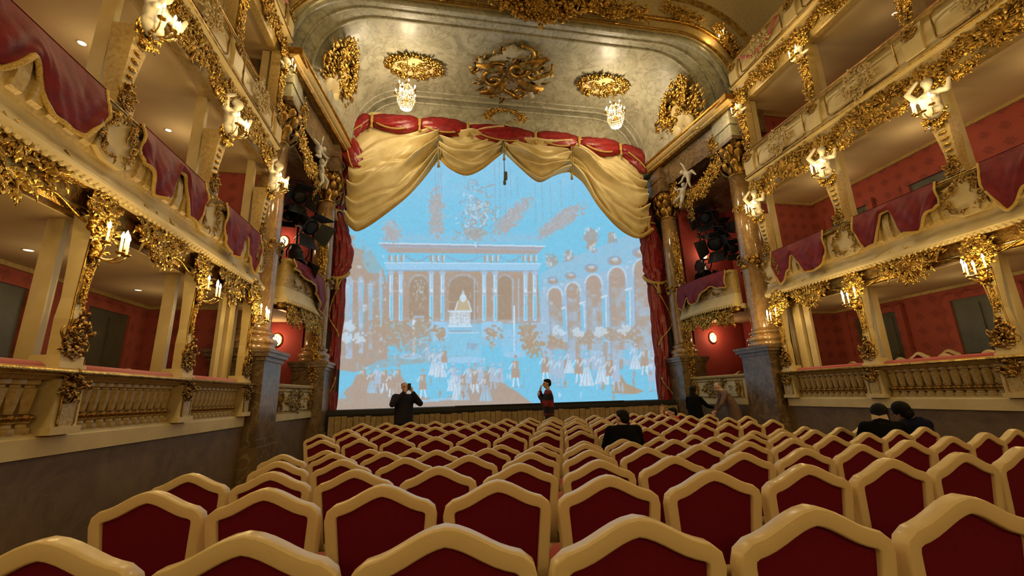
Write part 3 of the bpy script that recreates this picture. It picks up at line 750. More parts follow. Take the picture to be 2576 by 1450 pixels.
# -- posts of the parterre boxes
for s in (-1, 1):
    sd = SIDE[s]
    for y in POSTS[:4]:
        o = (s*5.80, y, 1.78); inv = Matrix.Translation((-o[0], -o[1], -o[2]))
        root = empty('box_post', o)
        tag(root, 'cream carved post of the %s lowest boxes, %s' % (sd, WHERE[y]), 'post', 'box posts')
        def P(b, name, mat, smooth=False): return b.xform(inv).build(name, mat, root, smooth)
        P(MB().box(s*5.68, s*5.93, y-0.14, y+0.14, 1.78, 1.90).box(s*5.66, s*5.95, y-0.16, y+0.16, 1.78, 1.82), 'base_block', 'cream')
        b = MB(); vs = []
        for z, hw, a0 in ((1.90, 0.07, 5.74), (2.25, 0.08, 5.715), (2.45, 0.055, 5.735), (2.75, 0.07, 5.72), (3.05, 0.095, 5.69), (3.28, 0.115, 5.69)):
            vs += [(s*a0, y-hw, z), (s*a0, y+hw, z), (s*5.85, y+hw, z), (s*5.85, y-hw, z)]
        fs = [(i*4+k, i*4+(k+1)%4, (i+1)*4+(k+1)%4, (i+1)*4+k) for i in range(5) for k in range(4)]
        P(b.add(vs, fs), 'shaft', 'cream')
        for d in (-1, 1):
            P(MB().tube([(s*5.735, y+d*0.066, 1.95),(s*5.71, y+d*0.074, 2.25),(s*5.73, y+d*0.05, 2.45),(s*5.71, y+d*0.064, 2.75),(s*5.685, y+d*0.088, 3.05)], 0.011, 5), 'edge_bead', 'gold', True)
        inst('leaf_foot', ORN['foot'], root, inv @ side_frame(s, 5.70, y, 2.10, (0.95, 0.95, 0.9)))
        inst('husk_drop', ORN['strip'], root, inv @ side_frame(s, 5.715, y, 2.62, (0.32, 0.42, 0.5)))
        inst('capital_ornament', ORN['capb'], root, inv @ side_frame(s, 5.68, y, 3.20))
        P(MB().box(s*5.98, s*6.13, y-0.04, y+0.04, 1.78, 3.27), 'partition_board', 'cream')
        if y > 8:
            P(MB().box(s*5.95, s*6.1, y-0.35, y-0.15, 1.78, 3.3).box(s*6.0, s*6.06, y-0.55, y-0.40, 1.78, 3.3), 'jamb_board', 'cream')
        sconce(s, 5.68, y, 2.93, 'lit four-candle gilt bracket on the %s lowest boxes, %s' % (sd, WHERE[y]), 4)
    # -- posts of the first gallery boxes, with maidens
    for y in POSTS[:4]:
        o = (s*5.80, y, 4.59); inv = Matrix.Translation((-o[0], -o[1], -o[2]))
        root = empty('maiden_post', o)
        tag(root, 'gilt post with white maiden in the %s first gallery, %s' % (sd, WHERE[y]), 'post', 'maiden posts')
        def P(b, name, mat, smooth=False): return b.xform(inv).build(name, mat, root, smooth)
        b = MB(); vs = []
        for z, hw, a0 in ((4.59, 0.13, 5.70), (4.66, 0.13, 5.70), (4.67, 0.075, 5.74), (5.0, 0.085, 5.73), (5.40, 0.115, 5.69), (5.62, 0.13, 5.66)):
            vs += [(s*a0, y-hw, z), (s*a0, y+hw, z), (s*5.92, y+hw, z), (s*5.92, y-hw, z)]
        fs = [(i*4+k, i*4+(k+1)%4, (i+1)*4+(k+1)%4, (i+1)*4+k) for i in range(5) for k in range(4)]
        P(b.add(vs, fs), 'shaft', 'cream_gilt')
        for k in range(7):
            z = 4.80+k*0.105; P(MB().ball((s*(5.725-0.006*k), y, z), (0.022, 0.045+0.004*k, 0.026), 8, 5), 'husk', 'gold', True)
        inst('leaf_foot', ORN['foot'], root, inv @ side_frame(s, 5.71, y, 4.76, 0.7))
        inst('leaf_collar', ORN['cap'], root, inv @ side_frame(s, 5.66, y, 5.60, 0.85))
        inst('maiden', BUST, root, inv @ frame((s*5.69, y, 5.86), (-s, -0.25, 0), (0,0,1), 1.05))
        inst('hair_crest', ORN['cap'], root, inv @ side_frame(s, 5.68, y, 6.28, 0.95))
        for d in (-1, 1): inst('flower_garland', ORN['garland'], root, inv @ frame((s*5.62, y+d*0.46, 6.05), wallN(s), (0,0,1), 0.85))
        P(MB().box(s*5.98, s*6.13, y-0.04, y+0.04, 4.59, 6.25), 'partition_board', 'cream')
        sconce(s, 5.60, y, 5.66, 'lit candle bracket under a white maiden, %s first gallery, %s' % (sd, WHERE[y]), 4)
    # -- posts of the second gallery
    for y in POSTS[:3]:
        o = (s*5.80, y, 7.48); inv = Matrix.Translation((-o[0], -o[1], -o[2]))
        root = empty('leaf_post', o)
        tag(root, 'slim gilt leaf-carved post in the %s second gallery, %s' % (sd, WHERE[y]), 'post', 'second gallery posts')
        def P(b, name, mat, smooth=False): return b.xform(inv).build(name, mat, root, smooth)
        P(MB().box(s*5.72, s*5.92, y-0.09, y+0.09, 7.48, 8.95), 'shaft', 'cream_gilt')
        inst('leaf_strip', ORN['strip'], root, inv @ side_frame(s, 5.70, y, 8.05))
        inst('cherub_head', HEAD, root, inv @ frame((s*5.70, y, 8.72), (-s, -0.2, 0), (0,0,1), 1.1))
        inst('capital_ornament', ORN['cap'], root, inv @ side_frame(s, 5.69, y, 8.93, 1.1))
        P(MB().box(s*5.98, s*6.13, y-0.04, y+0.04, 7.48, 8.95), 'partition_board', 'cream')
        sconce(s, 5.64, y, 8.55, 'lit two-candle gilt bracket on the %s second gallery, %s' % (sd, WHERE[y]), 2)
    sconce(s, 5.70, 8.80, 11.0, 'lit candle bracket on the topmost %s gallery at the proscenium arch' % sd, 2, 8.0)

# brackets further back in the hall, behind the camera
for s in (-1, 1):
    for y in (0.7, -1.0):
        for z, nm in ((2.93, 'lowest boxes'), (5.66, 'first gallery')):
            sconce(s, 5.68, y, z, 'lit candle bracket on the %s %s, %s behind the fourth post' % (SIDE[s], nm, 'first' if y > 0 else 'second'), 4)
for i, x in enumerate((-3.0, 0.0, 3.0)):
    sconce(1 if x > 0 else -1, abs(x), -4.04, 2.93, 'lit candle bracket on the rear wall of the hall, %s from the left' % ORDN[i], 4, REAR_W, N=(0, 1, 0))

# ------------------------------------------------------------------ columns
def column(s, ax, y, r, zt, label, group):
    root = empty('marble_column', (s*ax, y, 0.0)); tag(root, label, 'column', group)
    def P(b, name, mat, smooth=True): return b.build(name, mat, root, smooth)
    k = r/0.34
    w_ = 0.50*k
    P(MB().box(-w_, w_, -w_, w_, 0.0, 0.75).box(-w_*1.08, w_*1.08, -w_*1.08, w_*1.08, 0.0, 0.62).box(-w_*0.94, w_*0.94, -w_*0.94, w_*0.94, 0.75, 2.20), 'pedestal', 'marble_dark', False)
    P(MB().box(-w_*1.0, w_*1.0, -w_*1.0, w_*1.0, 2.20, 2.28).box(-w_*1.12, w_*1.12, -w_*1.12, w_*1.12, 2.28, 2.36).box(-w_*1.18, w_*1.18, -w_*1.18, w_*1.18, 2.36, 2.42), 'pedestal_cap', 'marble_dark', False)
    P(MB().lathe([(r*1.38,2.42),(r*1.38,2.50),(r*1.30,2.52),(r*1.42,2.56),(r*1.44,2.60),(r*1.38,2.65),(r*1.16,2.68),(r*1.12,2.72),(r*1.22,2.75),(r*1.22,2.78),(r*1.06,2.82)], 28), 'base', 'marble_red')
    P(MB().lathe([(r*1.04,2.80),(r,2.9),(r*1.0,4.2),(r*0.96,5.6),(r*0.88,7.1)], 32), 'shaft', 'marble_red')
    # gilded garland ring round the shaft
    g = MB(); R = random.Random(7)
    for i in range(54):
        q = R.uniform(0, 6.283); z = 4.62+R.uniform(-0.12, 0.14)
        t = MB(); t.leaf(0, 0, R.uniform(0, 6.28), 0.15*k+0.03, 0.045, 0.5)
        g.join(t, frame((r*0.99*math.cos(q), r*0.99*math.sin(q), z), (math.cos(q), math.sin(q), 0)))
    for i in range(6):
        q = i*1.047; t = MB(); t.scroll(0, 0, R.uniform(0, 6), 0.07, 0.014)
        g.join(t, frame((r*math.cos(q), r*math.sin(q), 4.55), (math.cos(q), math.sin(q), 0)))
    P(g, 'leaf_garland', 'gold_old')
    # corinthian capital
    c = MB(); c.lathe([(r*0.90,7.08),(r*0.98,7.12),(r*0.88,7.16),(r*0.88,7.5),(r*1.12,7.95),(r*1.2,8.0)], 24)
    for row, (z, n, L) in enumerate(((7.16, 10, 0.42), (7.42, 10, 0.44), (7.66, 12, 0.36))):
        for i in range(n):
            q = 2*math.pi*(i+0.5*(row % 2))/n
            t = MB(); t.leaf(0, 0, math.pi/2, L*k, 0.085*k, 0.42)
            c.join(t, frame((r*(0.90+0.07*row)*math.cos(q), r*(0.90+0.07*row)*math.sin(q), z), (math.cos(q), math.sin(q), 0)))
    for i in range(4):
        q = math.pi/4+i*math.pi/2
        for sg in (-1, 1):
            t = MB(); t.scroll(0.05*sg, 0, 1.57, 0.10*k, 0.028, 1.4, sg)
            c.join(t, frame((r*1.22*math.cos(q), r*1.22*math.sin(q), 7.9), (math.cos(q), math.sin(q), 0)))
    P(c, 'capital', 'gold_old')
    P(MB().box(-r*1.32, r*1.32, -r*1.32, r*1.32, 8.0, 8.10), 'abacus', 'marble_dark', False)
    P(MB().box(-r*1.1, r*1.1, -r*1.1, r*1.1, 8.10, 8.50).box(-r*1.18, r*1.18, -r*1.18, r*1.18, 8.50, 8.60).box(-r*1.08, r*1.08, -r*1.08, r*1.08, 8.60, zt), 'entablature_block', 'marble_grey' if r > 0.32 else 'marble_dark', False)
    inst('block_ornament', ORN['mask'], root, frame((0, -r*1.12, 8.72), (0,-1,0)))
    return root
for s in (-1, 1):
    column(s, 5.98, 9.5, 0.345, 8.98, 'tall brown marble column with gold capital, nearer one %s of the stage' % SIDE[s], 'proscenium columns')
    column(s, 5.53, 12.55, 0.29, 8.98, 'polished brown marble column beside the red curtain on the %s of the stage' % SIDE[s], 'proscenium columns')

# ------------------------------------------------------------------ proscenium boxes
def along(s, t, inset=0.0): return (s*(5.60-0.20*t-inset), 9.98+2.28*t)
for s in (-1, 1):
    sd = SIDE[s]
    Nn = Vector((-s, -0.09, 0)).normalized()
    # low parapet
    def run(prof, name, mat, parent, inv, t0=0.0, t1=1.0, bow=0.0, nseg=10, smooth=False):
        b = MB(); m = len(prof); vs = []
        for i in range(nseg+1):
            t = t0+(t1-t0)*i/nseg
            for d, z in prof:
                x, y = along(s, t); bw = bow*math.sin(math.pi*i/nseg)
                vs.append((x-s*(d+bw), y, z))
        fs = [(i*m+k, i*m+(k+1)%m, (i+1)*m+(k+1)%m, (i+1)*m+k) for i in range(nseg) for k in range(m)]
        fs += [tuple(range(m-1,-1,-1)), tuple(nseg*m+k for k in range(m))]
        return b.add(vs, fs).xform(inv).build(name, mat, parent, smooth)
    o = (along(s, .5)[0], along(s, .5)[1], 1.02); inv = Matrix.Translation((-o[0], -o[1], -o[2]))
    root = empty('box_parapet', o); tag(root, 'low cream parapet with gold scrollwork panel in the %s proscenium box' % sd, 'parapet', 'proscenium box parapets')
    run([(0.04,1.02),(0.04,1.16),(-0.18,1.16),(-0.18,1.02)], 'plinth', 'cream', root, inv)
    run([(0.0,1.16),(0.02,1.2),(0.02,1.66),(0.0,1.70),(-0.15,1.70),(-0.15,1.16)], 'panel', 'cream', root, inv)
    run([(0.02,1.70),(0.07,1.73),(0.08,1.77),(0.05,1.80),(-0.2,1.80),(-0.2,1.70)], 'rail', 'cream_gilt', root, inv)
    x, y = along(s, .5); inst('scroll_relief', ORN['panelrel'], root, inv @ frame((x-s*0.03, y, 1.43), Nn, (0,0,1), (1.15, 0.95, 1)))
    for t in (0.14, 0.86):
        x, y = along(s, t); inst('scroll_relief', ORN['mask'], root, inv @ frame((x-s*0.03, y, 1.45), Nn, (0,0,1), (0.6, 1.5, 1)))
    fr = MB(); pts = []
    for t, z in ((.08,1.22),(.92,1.22),(.92,1.64),(.08,1.64),(.08,1.22)):
        x, y = along(s, t); pts.append((x-s*0.03, y, z))
    fr.tube(pts, 0.012, 5); fr.xform(inv).build('panel_bead', 'gold_old', root)
    # gallery front of the box above
    o = (along(s, .5)[0], along(s, .5)[1], 3.5); inv = Matrix.Translation((-o[0], -o[1], -o[2]))
    root = empty('box_gallery', o); tag(root, 'bowed cream gallery between the two marble columns %s of the stage' % sd, 'balcony', 'proscenium box galleries')
    run([(-0.2,3.42),(-0.02,3.42),(0.0,3.55),(-0.2,3.55)], 'frieze', 'gold_old', root, inv, bow=0.10, smooth=True)
    run([(-0.02,3.55),(0.06,3.57),(0.08,3.63),(0.05,3.68),(0.0,3.80),(-0.02,3.92),(-0.2,3.92),(-0.2,3.55)], 'cove_moulding', 'cream', root, inv, bow=0.14)
    run([(-0.02,3.92),(0.03,4.1),(0.0,4.42),(-0.02,4.5),(-0.2,4.5),(-0.2,3.92)], 'parapet', 'cream_gilt', root, inv, bow=0.10)
    run([(-0.02,4.5),(0.05,4.52),(0.05,4.57),(-0.2,4.58),(-0.2,4.5)], 'rail', 'cream_gilt', root, inv, bow=0.10)
    sb = MB()
    for i in range(30):
        t = (i+.5)/30; x, y = along(s, t); sb.ball((x-s*(0.07+0.14*math.sin(math.pi*t)), y, 3.575), (0.022, 0.026, 0.035), 6, 4)
    e = sb.xform(inv).build('scallop_edging', 'cream', root); e['kind'] = 'stuff'
    for t, kk, z, q in ((.5, 'hangA', 3.34, (1.0, 1.0, 1.0)), (.16, 'bandA', 3.30, (0.6, 1.0, 1)), (.84, 'bandB', 3.30, (0.6, 1.0, 1)), (.5, 'relief', 4.2, (1.2, 0.9, 1)), (.2, 'relief', 4.2, (0.9, 0.9, 1)), (.8, 'relief', 4.2, (0.9, 0.9, 1))):
        x, y = along(s, t); inst('carved_ornament', ORN[kk], root, inv @ frame((x-s*(0.03+0.08*math.sin(math.pi*t)), y, z), Nn, (0,0,1), q))
    # carved frame up the far jamb of the lower opening and the red cloth above
    x, y = along(s, .97)
    inst('jamb_ornament', ORN['strip'], root, inv @ frame((x, y-0.05, 2.55), (-s*.5,-1,0), (0,0,1), (1.0, 1.15, 1)))
    inst('jamb_ornament', ORN['strip'], root, inv @ frame((x, y-0.05, 5.6), (-s*.5,-1,0), (0,0,1), (1.0, 1.5, 1)))
    velvet_drape(s, 10.1, 12.2, [(0,.45),(.12,.42),(.25,.30),(.36,.40),(.5,.62),(.62,.66),(.75,.40),(.85,.75),(1,.62)] if s > 0 else [(0,.2),(.3,.3),(.45,.35),(.55,.5),(.75,.85),(.88,.95),(1,.75)],
                 'faded red cloth over the %s proscenium box gallery under the stage spotlights' % sd, 4.55, path=((5.56, 10.1), (5.36, 12.2)))
    # carved group over the upper box: gold clouds, white putti
    o = (s*5.62, 10.9, 7.4); inv = Matrix.Translation((-o[0], -o[1], -o[2]))
    root = empty('carved_group', o); tag(root, 'gold cloud and leaf carving with two white putti high above the %s proscenium box' % sd, 'carving', 'putti carvings')
    for (dy, z, kk, q, rl) in ((-0.9, 7.55, 'bandA', (0.9, 1.3, 1.2), .5), (-0.3, 7.25, 'hangA', (0.8, 1.1, 1.2), .2), (0.4, 7.3, 'hangB', (0.9, 1.2, 1.2), -.1), (1.0, 7.6, 'bandB', (0.8, 1.5, 1.2), -.6),
                               (-1.0, 8.25, 'strip', (1.6, 0.6, 1.2), .2), (1.15, 8.2, 'strip', (1.8, 0.7, 1.2), -.2)):
        inst('cloud_carving', ORN[kk], root, frame((-s*0.05, dy, z-7.4), Nn, (0,0,1), q, rl*s))
    P1 = blob_mesh('putto', [('ell', (0,0,0), (0.13,0.19,0.12)), ('ell', (0.02,0.27,0.05), (0.095,0.10,0.095)), ('cap', (0.11,0.12,0.03), 0.05, (0.27,0.26,0.10), 0.04), ('cap', (0.27,0.26,0.10), 0.04, (0.33,0.42,0.12), 0.03),
        ('cap', (-0.11,0.12,0.03), 0.05, (-0.27,0.05,0.12), 0.04), ('cap', (-0.27,0.05,0.12), 0.04, (-0.38,0.15,0.15), 0.03), ('cap', (0.06,-0.14,0.02), 0.085, (0.18,-0.36,0.12), 0.06), ('cap', (0.18,-0.36,0.12), 0.055, (0.10,-0.58,0.08), 0.035),
        ('cap', (-0.06,-0.14,0.02), 0.085, (-0.20,-0.32,0.10), 0.06), ('cap', (-0.20,-0.32,0.10), 0.055, (-0.36,-0.46,0.05), 0.035)], 'statue_white', 0.02)
    inst('putto', P1, root, frame((-s*0.16, 0.18, 0.62), Nn, (0,0,1), 0.85, 0.9*s))
    inst('putto', P1, root, frame((-s*0.16, 0.52, 0.18), Nn, (0,0,1), 0.85, -0.5*s))
    b = MB()
    for i in range(7): b.join(rocaille(90+i, 0.16, 0.16, n=7, size=0.09, scrolls=1, beads=2), frame((-s*0.1, 0.30+0.05*math.sin(i*2), -0.15-0.11*i), Nn))
    b.build('hanging_garland', 'gold_old', root)
    # wall lamps on the red end wall
    for (zz, what) in ((3.02, 'lower'), (5.80, 'upper')):
        x = s*(6.43 if zz < 4 else 6.52)
        root = empty('wall_lamp', (x, 12.345, zz)); tag(root, 'small oval wall lamp glowing on the red wall of the %s %s proscenium box' % (what, sd), 'wall lamp', 'oval wall lamps')
        fr = MB(); ring = [(0.125*math.cos(q*.2618), 0.165*math.sin(q*.2618), 0.02) for q in range(25)]; fr.tube(ring, 0.022, 6); fr.xform(frame((0,0,0), (0,-1,0))); fr.build('lamp_rim', 'gold', root)
        sh = MB(); sh.ball((0,-0.02,0), (0.11,0.06,0.15), 12, 8); sh.build('lamp_shade', 'lamp_shade', root)
        for q in (-0.05, 0.0, 0.05):
            gb = MB(); gb.tube([(q,-0.072,-0.11),(q*1.2,-0.085,0),(q,-0.072,0.11)], 0.008, 5); gb.build('lamp_bar', 'black_metal', root)
        point_light('lamp_light', (0, -0.28, 0.03), 9.0, 0.06, (1.0, 0.70, 0.40), root)

# ------------------------------------------------------------------ carvings on the soffit and arch
def carving(key, O, N, U, label, name='gilt_carving', sc_=1.0, roll=0.0, extra=()):
    root = empty(name, O); tag(root, label, 'carving')
    inst('leafwork', ORN[key], root, frame((0,0,0), N, U, sc_, roll))
    for (k2, off, q, rl, nm) in extra:
        m4 = frame((0,0,0), N, U); inst(nm, ORN[k2], root, m4 @ Matrix.Translation(off) @ Matrix.Rotation(rl, 4, 'Z') @ Matrix.Diagonal((q,q,q,1)))
    return root
DN = (0, 0, -1)
for s, (px, py) in ((-1, (1042, 166)), (1, (1516, 213))):
    p = at(px, py, z=SZ1-0.03)
    r = carving('cartouche', p, DN, (0,-1,0), 'gold rocaille cartouche on the marble soffit above the %s chandelier' % SIDE[s], sc_=(1.0, 1.15, 1.1))
    pl = MB(); pl.plate([(0.70*math.cos(q*.1745)*(1+.10*math.cos(4*q*.1745)), 0.33*math.sin(q*.1745)*(1+.18*math.cos(4*q*.1745))) for q in range(36)], 0, 0.06); pl.xform(frame((0,0,0), DN, (0,-1,0))); pl.build('cream_field', 'cream', r, False)
    inst('field_scrolls', ORN['fieldscroll'], r, frame((0,0,-0.06), DN, (0,-1,0)))
p = at(1285, 185, z=SZ1-0.05)
r = carving('bigrelief', p, DN, (0,-1,0), 'large grey and gold coat of arms relief in the middle of the marble soffit', 'arms_relief', sc_=(1.0, 1.0, 1.0),
        extra=(('trophy', (0.35, 0.55, 0.05), 1.4, 0.4, 'helmet_crest'), ('panelrel', (-0.55, -0.15, 0.05), 1.1, -0.5, 'banner'), ('panelrel', (0.1, 0.25, 0.12), 1.2, 0.9, 'gold_serpent'), ('trophy', (0.55, -0.45, 0.05), 1.2, 2.0, 'lower_scrolls')))
sh = MB(); sh.plate([(0.95*math.cos(q*.2618)*(1+.15*math.cos(4*q*.2618)), 0.95*math.sin(q*.2618)*(1+.1*math.sin(3*q*.2618))) for q in range(24)], 0, 0.10); sh.xform(frame((0,0,0), DN, (0,-1,0))); sh.build('shield', 'stucco', r, False)
CL = random.Random(12)
for (cx, cy, w_, h_, nb) in ((-.70,.30,.42,.26,9),(.15,.95,.55,.22,9),(-.30,-.70,.45,.24,8),(.60,-.70,.36,.22,7),(.88,.15,.30,.24,6)):
    shp = [('ell', (cx+CL.uniform(-1,1)*w_*.75, cy+CL.uniform(-1,1)*h_*.7, 0.05+CL.uniform(0,.06)), (CL.uniform(.10,.22), CL.uniform(.08,.15), CL.uniform(.06,.11))) for _ in range(nb)]+[('ell', (cx, cy, 0.04), (w_*.9, h_*.8, 0.07))]
    cm = blob_mesh('cloud', shp, 'stucco', 0.035, 1); inst('cloud', cm, r, frame((0,0,0), DN, (0,-1,0)))
for (x, y, a0, L_, W_, sd_) in ((-.2,.2,2.5,.9,.20,.4),(.1,.3,1.1,.95,.22,-.4),(.2,-.1,-.5,.9,.18,.3),(-.1,-.2,-2.2,.9,.2,-.3),(.3,.4,.3,.8,.16,.5)):
    lf = MB(); lf.leaf(x, y, a0, L_, W_, 0.25, 0.10, sd_); lf.xform(frame((0,0,0), DN, (0,-1,0))); lf.build('wing_leaf', 'gold_old', r)
for k, (x, y, a0, R_) in enumerate(((0.15,0.45,0.6,0.42),(-0.55,-0.1,2.2,0.34),(0.65,0.35,-0.4,0.30),(0.35,-0.55,3.6,0.28))):
    cl = MB(); cl.scroll(x, y, a0, R_, 0.075, 1.1, 1 if k % 2 else -1, 0.12, 1.8); cl.xform(frame((0,0,0), DN, (0,-1,0))); cl.build('gold_scroll', 'gold', r)
p = at(1270, 298, y=13.05)
carving('cartouche', p, (0,-1,-0.25), (0,0,1), 'small gold rocaille ornament over the middle of the red valance', sc_=(0.85, 0.75, 1))
for s, (px, py) in ((-1, (848, 195)), (1, (1712, 285))):
    # on the curved shoulder of the soffit
    best = min(((math.hypot(to_px(soffit_pt(s*(0.62+0.38*i/24), 9.6+3.2*j/32))[0]-px, to_px(soffit_pt(s*(0.62+0.38*i/24), 9.6+3.2*j/32))[1]-py), i, j) for i in range(24) for j in range(33)))
    u, yv = 0.62+0.38*best[1]/24, 9.6+3.2*best[2]/32
    pt = Vector(soffit_pt(s*u, yv)); pc = Vector((s*(a_soff(yv)-RA), yv, SZ0))
    Nn = (pc-pt).normalized()
    r = carving('sidetroph', pt+Nn*0.03, Nn, (0,0,1), 'gold trophy of plumes and scrolls on the %s shoulder of the arch' % SIDE[s], 'trophy_carving', sc_=(1.45, 0.66, 0.9),
            extra=(('cartouche', (0.15*s, 0.35, 0.1), 1.0, 0.3*s, 'plumes'),))
    for (x, y, w_, h_) in ((0.0, -0.1, .34, .42), (-0.3, -0.45, .26, .3), (0.28, -0.5, .24, .34)):
        cl = MB(); cl.ball((x, y, 0.05), (w_, h_, 0.10), 14, 8); cl.xform(frame((0,0,0), Nn, (0,0,1))); cl.build('cream_shield', 'cream', r)
p = Vector((0.25, 8.80, 11.30))
carving('crest', p, (0,-1,-0.35), (0,0,1), 'large gold cartouche hanging over the centre of the proscenium arch', 'arch_crest', sc_=(1.15, 1.0, 1.3),
        extra=(('sidetroph', (0.0, 0.1, 0.12), 0.5, 0.2, 'central_shell'),))
for x, nm in ((-2.4, 'to its left'), (2.3, 'to its right')):
    carving('frieze', (x, 8.85, 11.55), (0,-1,-0.3), (0,0,1), 'gold leaf frieze on the arch next to the central cartouche, %s' % nm, 'arch_frieze_carving', sc_=(1.25, 1.0, 1.2))
for x, z, nm in ((4.1, 11.75, 'above'), (5.35, 11.0, 'below')):
    for s in (-1, 1):
        carving('frieze', (s*x*1.08, 8.85, z), (-s*0.3,-1,-0.3), (0,0,1), 'gold leaf carving %s on the %s haunch of the arch' % ('higher up' if nm == 'above' else 'lower down', SIDE[s]), 'arch_frieze_carving', sc_=0.72, roll=-0.5*s if nm == 'above' else -1.0*s)

# ------------------------------------------------------------------ chandeliers
def chandelier(s, x, y, zb, zt):
    root = empty('crystal_chandelier', (x, y, zb)); H = zt-zb
    tag(root, 'lit crystal chandelier hanging from the soffit on the %s' % SIDE[s], 'chandelier', 'crystal chandeliers')
    MB().tube([(0,0,H),(0,0,SZ1-zb-0.02)], 0.014, 6).build('chain', 'gold', root)
    MB().lathe([(0.0,0.1),(0.05,0.14),(0.03,0.25),(0.06,0.36),(0.02,0.45),(0.02,H*0.8),(0.07,H*0.86),(0.03,H)], 10).build('stem', 'gold', root)
    for rr, z in ((0.24, H*0.42), (0.15, H*0.78), (0.16, H*0.16)):
        MB().tube([(rr*math.cos(q*.3927), rr*math.sin(q*.3927), z) for q in range(17)], 0.012, 5).build('hoop', 'gold_bright', root)
    cr = MB(); R = random.Random(3)
    def bead(p, q): cr.ball(p, (q, q, q*1.5), 4, 2)
    for k in range(20):
        q = 2*math.pi*k/20
        for i in range(9):
            t = i/8; rr = 0.15+(0.24-0.15)*t+0.02; bead((rr*math.cos(q), rr*math.sin(q), H*(0.78-0.36*t)-0.05*math.sin(math.pi*t)), 0.013)
        for i in range(8):
            t = i/7; rr = 0.25*math.cos(t*1.3); bead((rr*math.cos(q), rr*math.sin(q), H*0.40-H*0.36*math.sin(t*1.35)), 0.016)
        bead((0.26*math.cos(q), 0.26*math.sin(q), H*0.36), 0.022); bead((0.16*math.cos(q+.15), 0.16*math.sin(q+.15), H*0.10), 0.022)
    e = cr.build('crystal_strands', 'crystal', root, False); e['kind'] = 'stuff'
    for k in range(10):
        q = 2*math.pi*k/10; c, sn = math.cos(q), math.sin(q)
        rr = 0.30 if k % 2 else 0.24; z = H*(0.55 if k % 2 else 0.74)
        a = MB(); a.tube([(0.03*c,0.03*sn,H*0.45),(0.15*c,0.15*sn,H*0.40),(rr*0.92*c,rr*0.92*sn,H*0.44),(rr*c,rr*sn,z)], 0.010, 5); ar = a.build('arm', 'gold_bright', root)
        inst('drip_pan', SP['cup'], ar, Matrix.Translation((rr*c, rr*sn, z)))
        cn = inst('candle', SP['candle'], root, Matrix.Translation((rr*c, rr*sn, z+0.01)) @ Matrix.Diagonal((1,1,0.6,1)))
        inst('flame_bulb', SP['flame'], cn, Matrix.Translation((0,0,0.14)) @ Matrix.Diagonal((1.2,1.2,1.6,1)))
    point_light('chandelier_light', (0, 0, H*0.75), CHANDELIER_W, 0.22, (1.0, 0.82, 0.55), root)
    point_light('chandelier_light', (0, 0, -0.12), CHANDELIER_W*0.35, 0.15, (1.0, 0.82, 0.55), root)
for s in (-1, 1): chandelier(s, s*3.22, 11.07, 9.46, 10.42)

# ------------------------------------------------------------------ stage technology
def spotlight(s, P, aim, sz, label, doors=True):
    root = empty('stage_spotlight', P); root.rotation_euler = Vector(aim).to_track_quat('Z', 'Y').to_euler(); tag(root, label, 'spotlight', 'stage spotlights %s' % SIDE[s])
    b = MB(); b.lathe([(0.05,-0.30),(0.11,-0.28),(0.13,-0.1),(0.13,0.16),(0.15,0.17),(0.15,0.22)], 14); b.xform(Matrix.Scale(sz, 4)); b.build('housing', 'black_metal', root)
    b = MB(); b.tube([(0.16,0,0),(0.19,0.12,-0.02),(0.16,0.26,-0.04),(0,0.30,-0.04),(-0.16,0.26,-0.04),(-0.19,0.12,-0.02),(-0.16,0,0)], 0.014, 5); b.xform(Matrix.Scale(sz, 4)); b.build('yoke', 'black_metal', root)
    if doors:
        for q in range(4):
            b = MB(); b.add([(-0.15,0.15,0.22),(0.15,0.15,0.22),(0.20,0.30,0.42),(-0.20,0.30,0.42),(-0.15,0.16,0.22),(0.15,0.16,0.22),(0.20,0.31,0.42),(-0.20,0.31,0.42)], [(0,1,2,3),(7,6,5,4),(0,4,5,1),(1,5,6,2),(2,6,7,3),(3,7,4,0)])
            b.xform(Matrix.Scale(sz, 4) @ Matrix.Rotation(q*math.pi/2, 4, 'Z')); b.build('barn_door', 'black_plastic', root, False)
    b = MB(); b.lathe([(0.0,0.215),(0.13,0.215),(0.10,0.235),(0.0,0.24)], 14); b.xform(Matrix.Scale(sz, 4)); b.build('lens', 'black_plastic', root)
LBL = ['topmost', 'second from the top', 'third from the top', 'fourth from the top', 'lowest']
# spotlights: photo pixel, distance down the hall
for s, spots in ((-1, [((745, 490), 11.3, (0.5,-0.6,-0.5), 1.25), ((765, 560), 11.6, (0.7,-0.4,-0.6), 1.5), ((728, 545), 11.9, (0.2,-0.9,-0.3), 1.0), ((745, 650), 11.0, (0.3,-0.5,-0.8), 1.35)]),
                 (1, [((1785, 545), 11.8, (-0.7,-0.3,-0.3), 1.35), ((1810, 575), 11.4, (-0.3,-0.9,-0.3), 1.0), ((1805, 605), 11.2, (-0.6,-0.4,-0.5), 1.5), ((1840, 625), 10.9, (-0.4,-0.8,-0.4), 1.0), ((1768, 680), 11.7, (-0.2,-0.6,-0.8), 1.3)])):
    for i, ((px, py), yy, aim, sz) in enumerate(spots):
        spotlight(s, at(px, py, y=yy), aim, sz, 'black stage spotlight with barn doors in the %s proscenium box, %s' % (SIDE[s], LBL[i] if i < len(spots)-1 else 'lowest'))
    rig = empty('lighting_pole', (s*5.95, 11.6, 3.62)); tag(rig, 'dark upright lighting pole with cross bars in the %s proscenium box' % SIDE[s], 'lighting pole')
    MB().tube([(0,0,0),(0,0,3.3)], 0.03, 8).build('pole', 'black_metal', rig)
    for z in (1.45, 2.1, 2.6): MB().tube([(-s*0.35,-0.6,z),(s*0.2,0.4,z+0.05)], 0.022, 6).build('cross_bar', 'black_metal', rig)
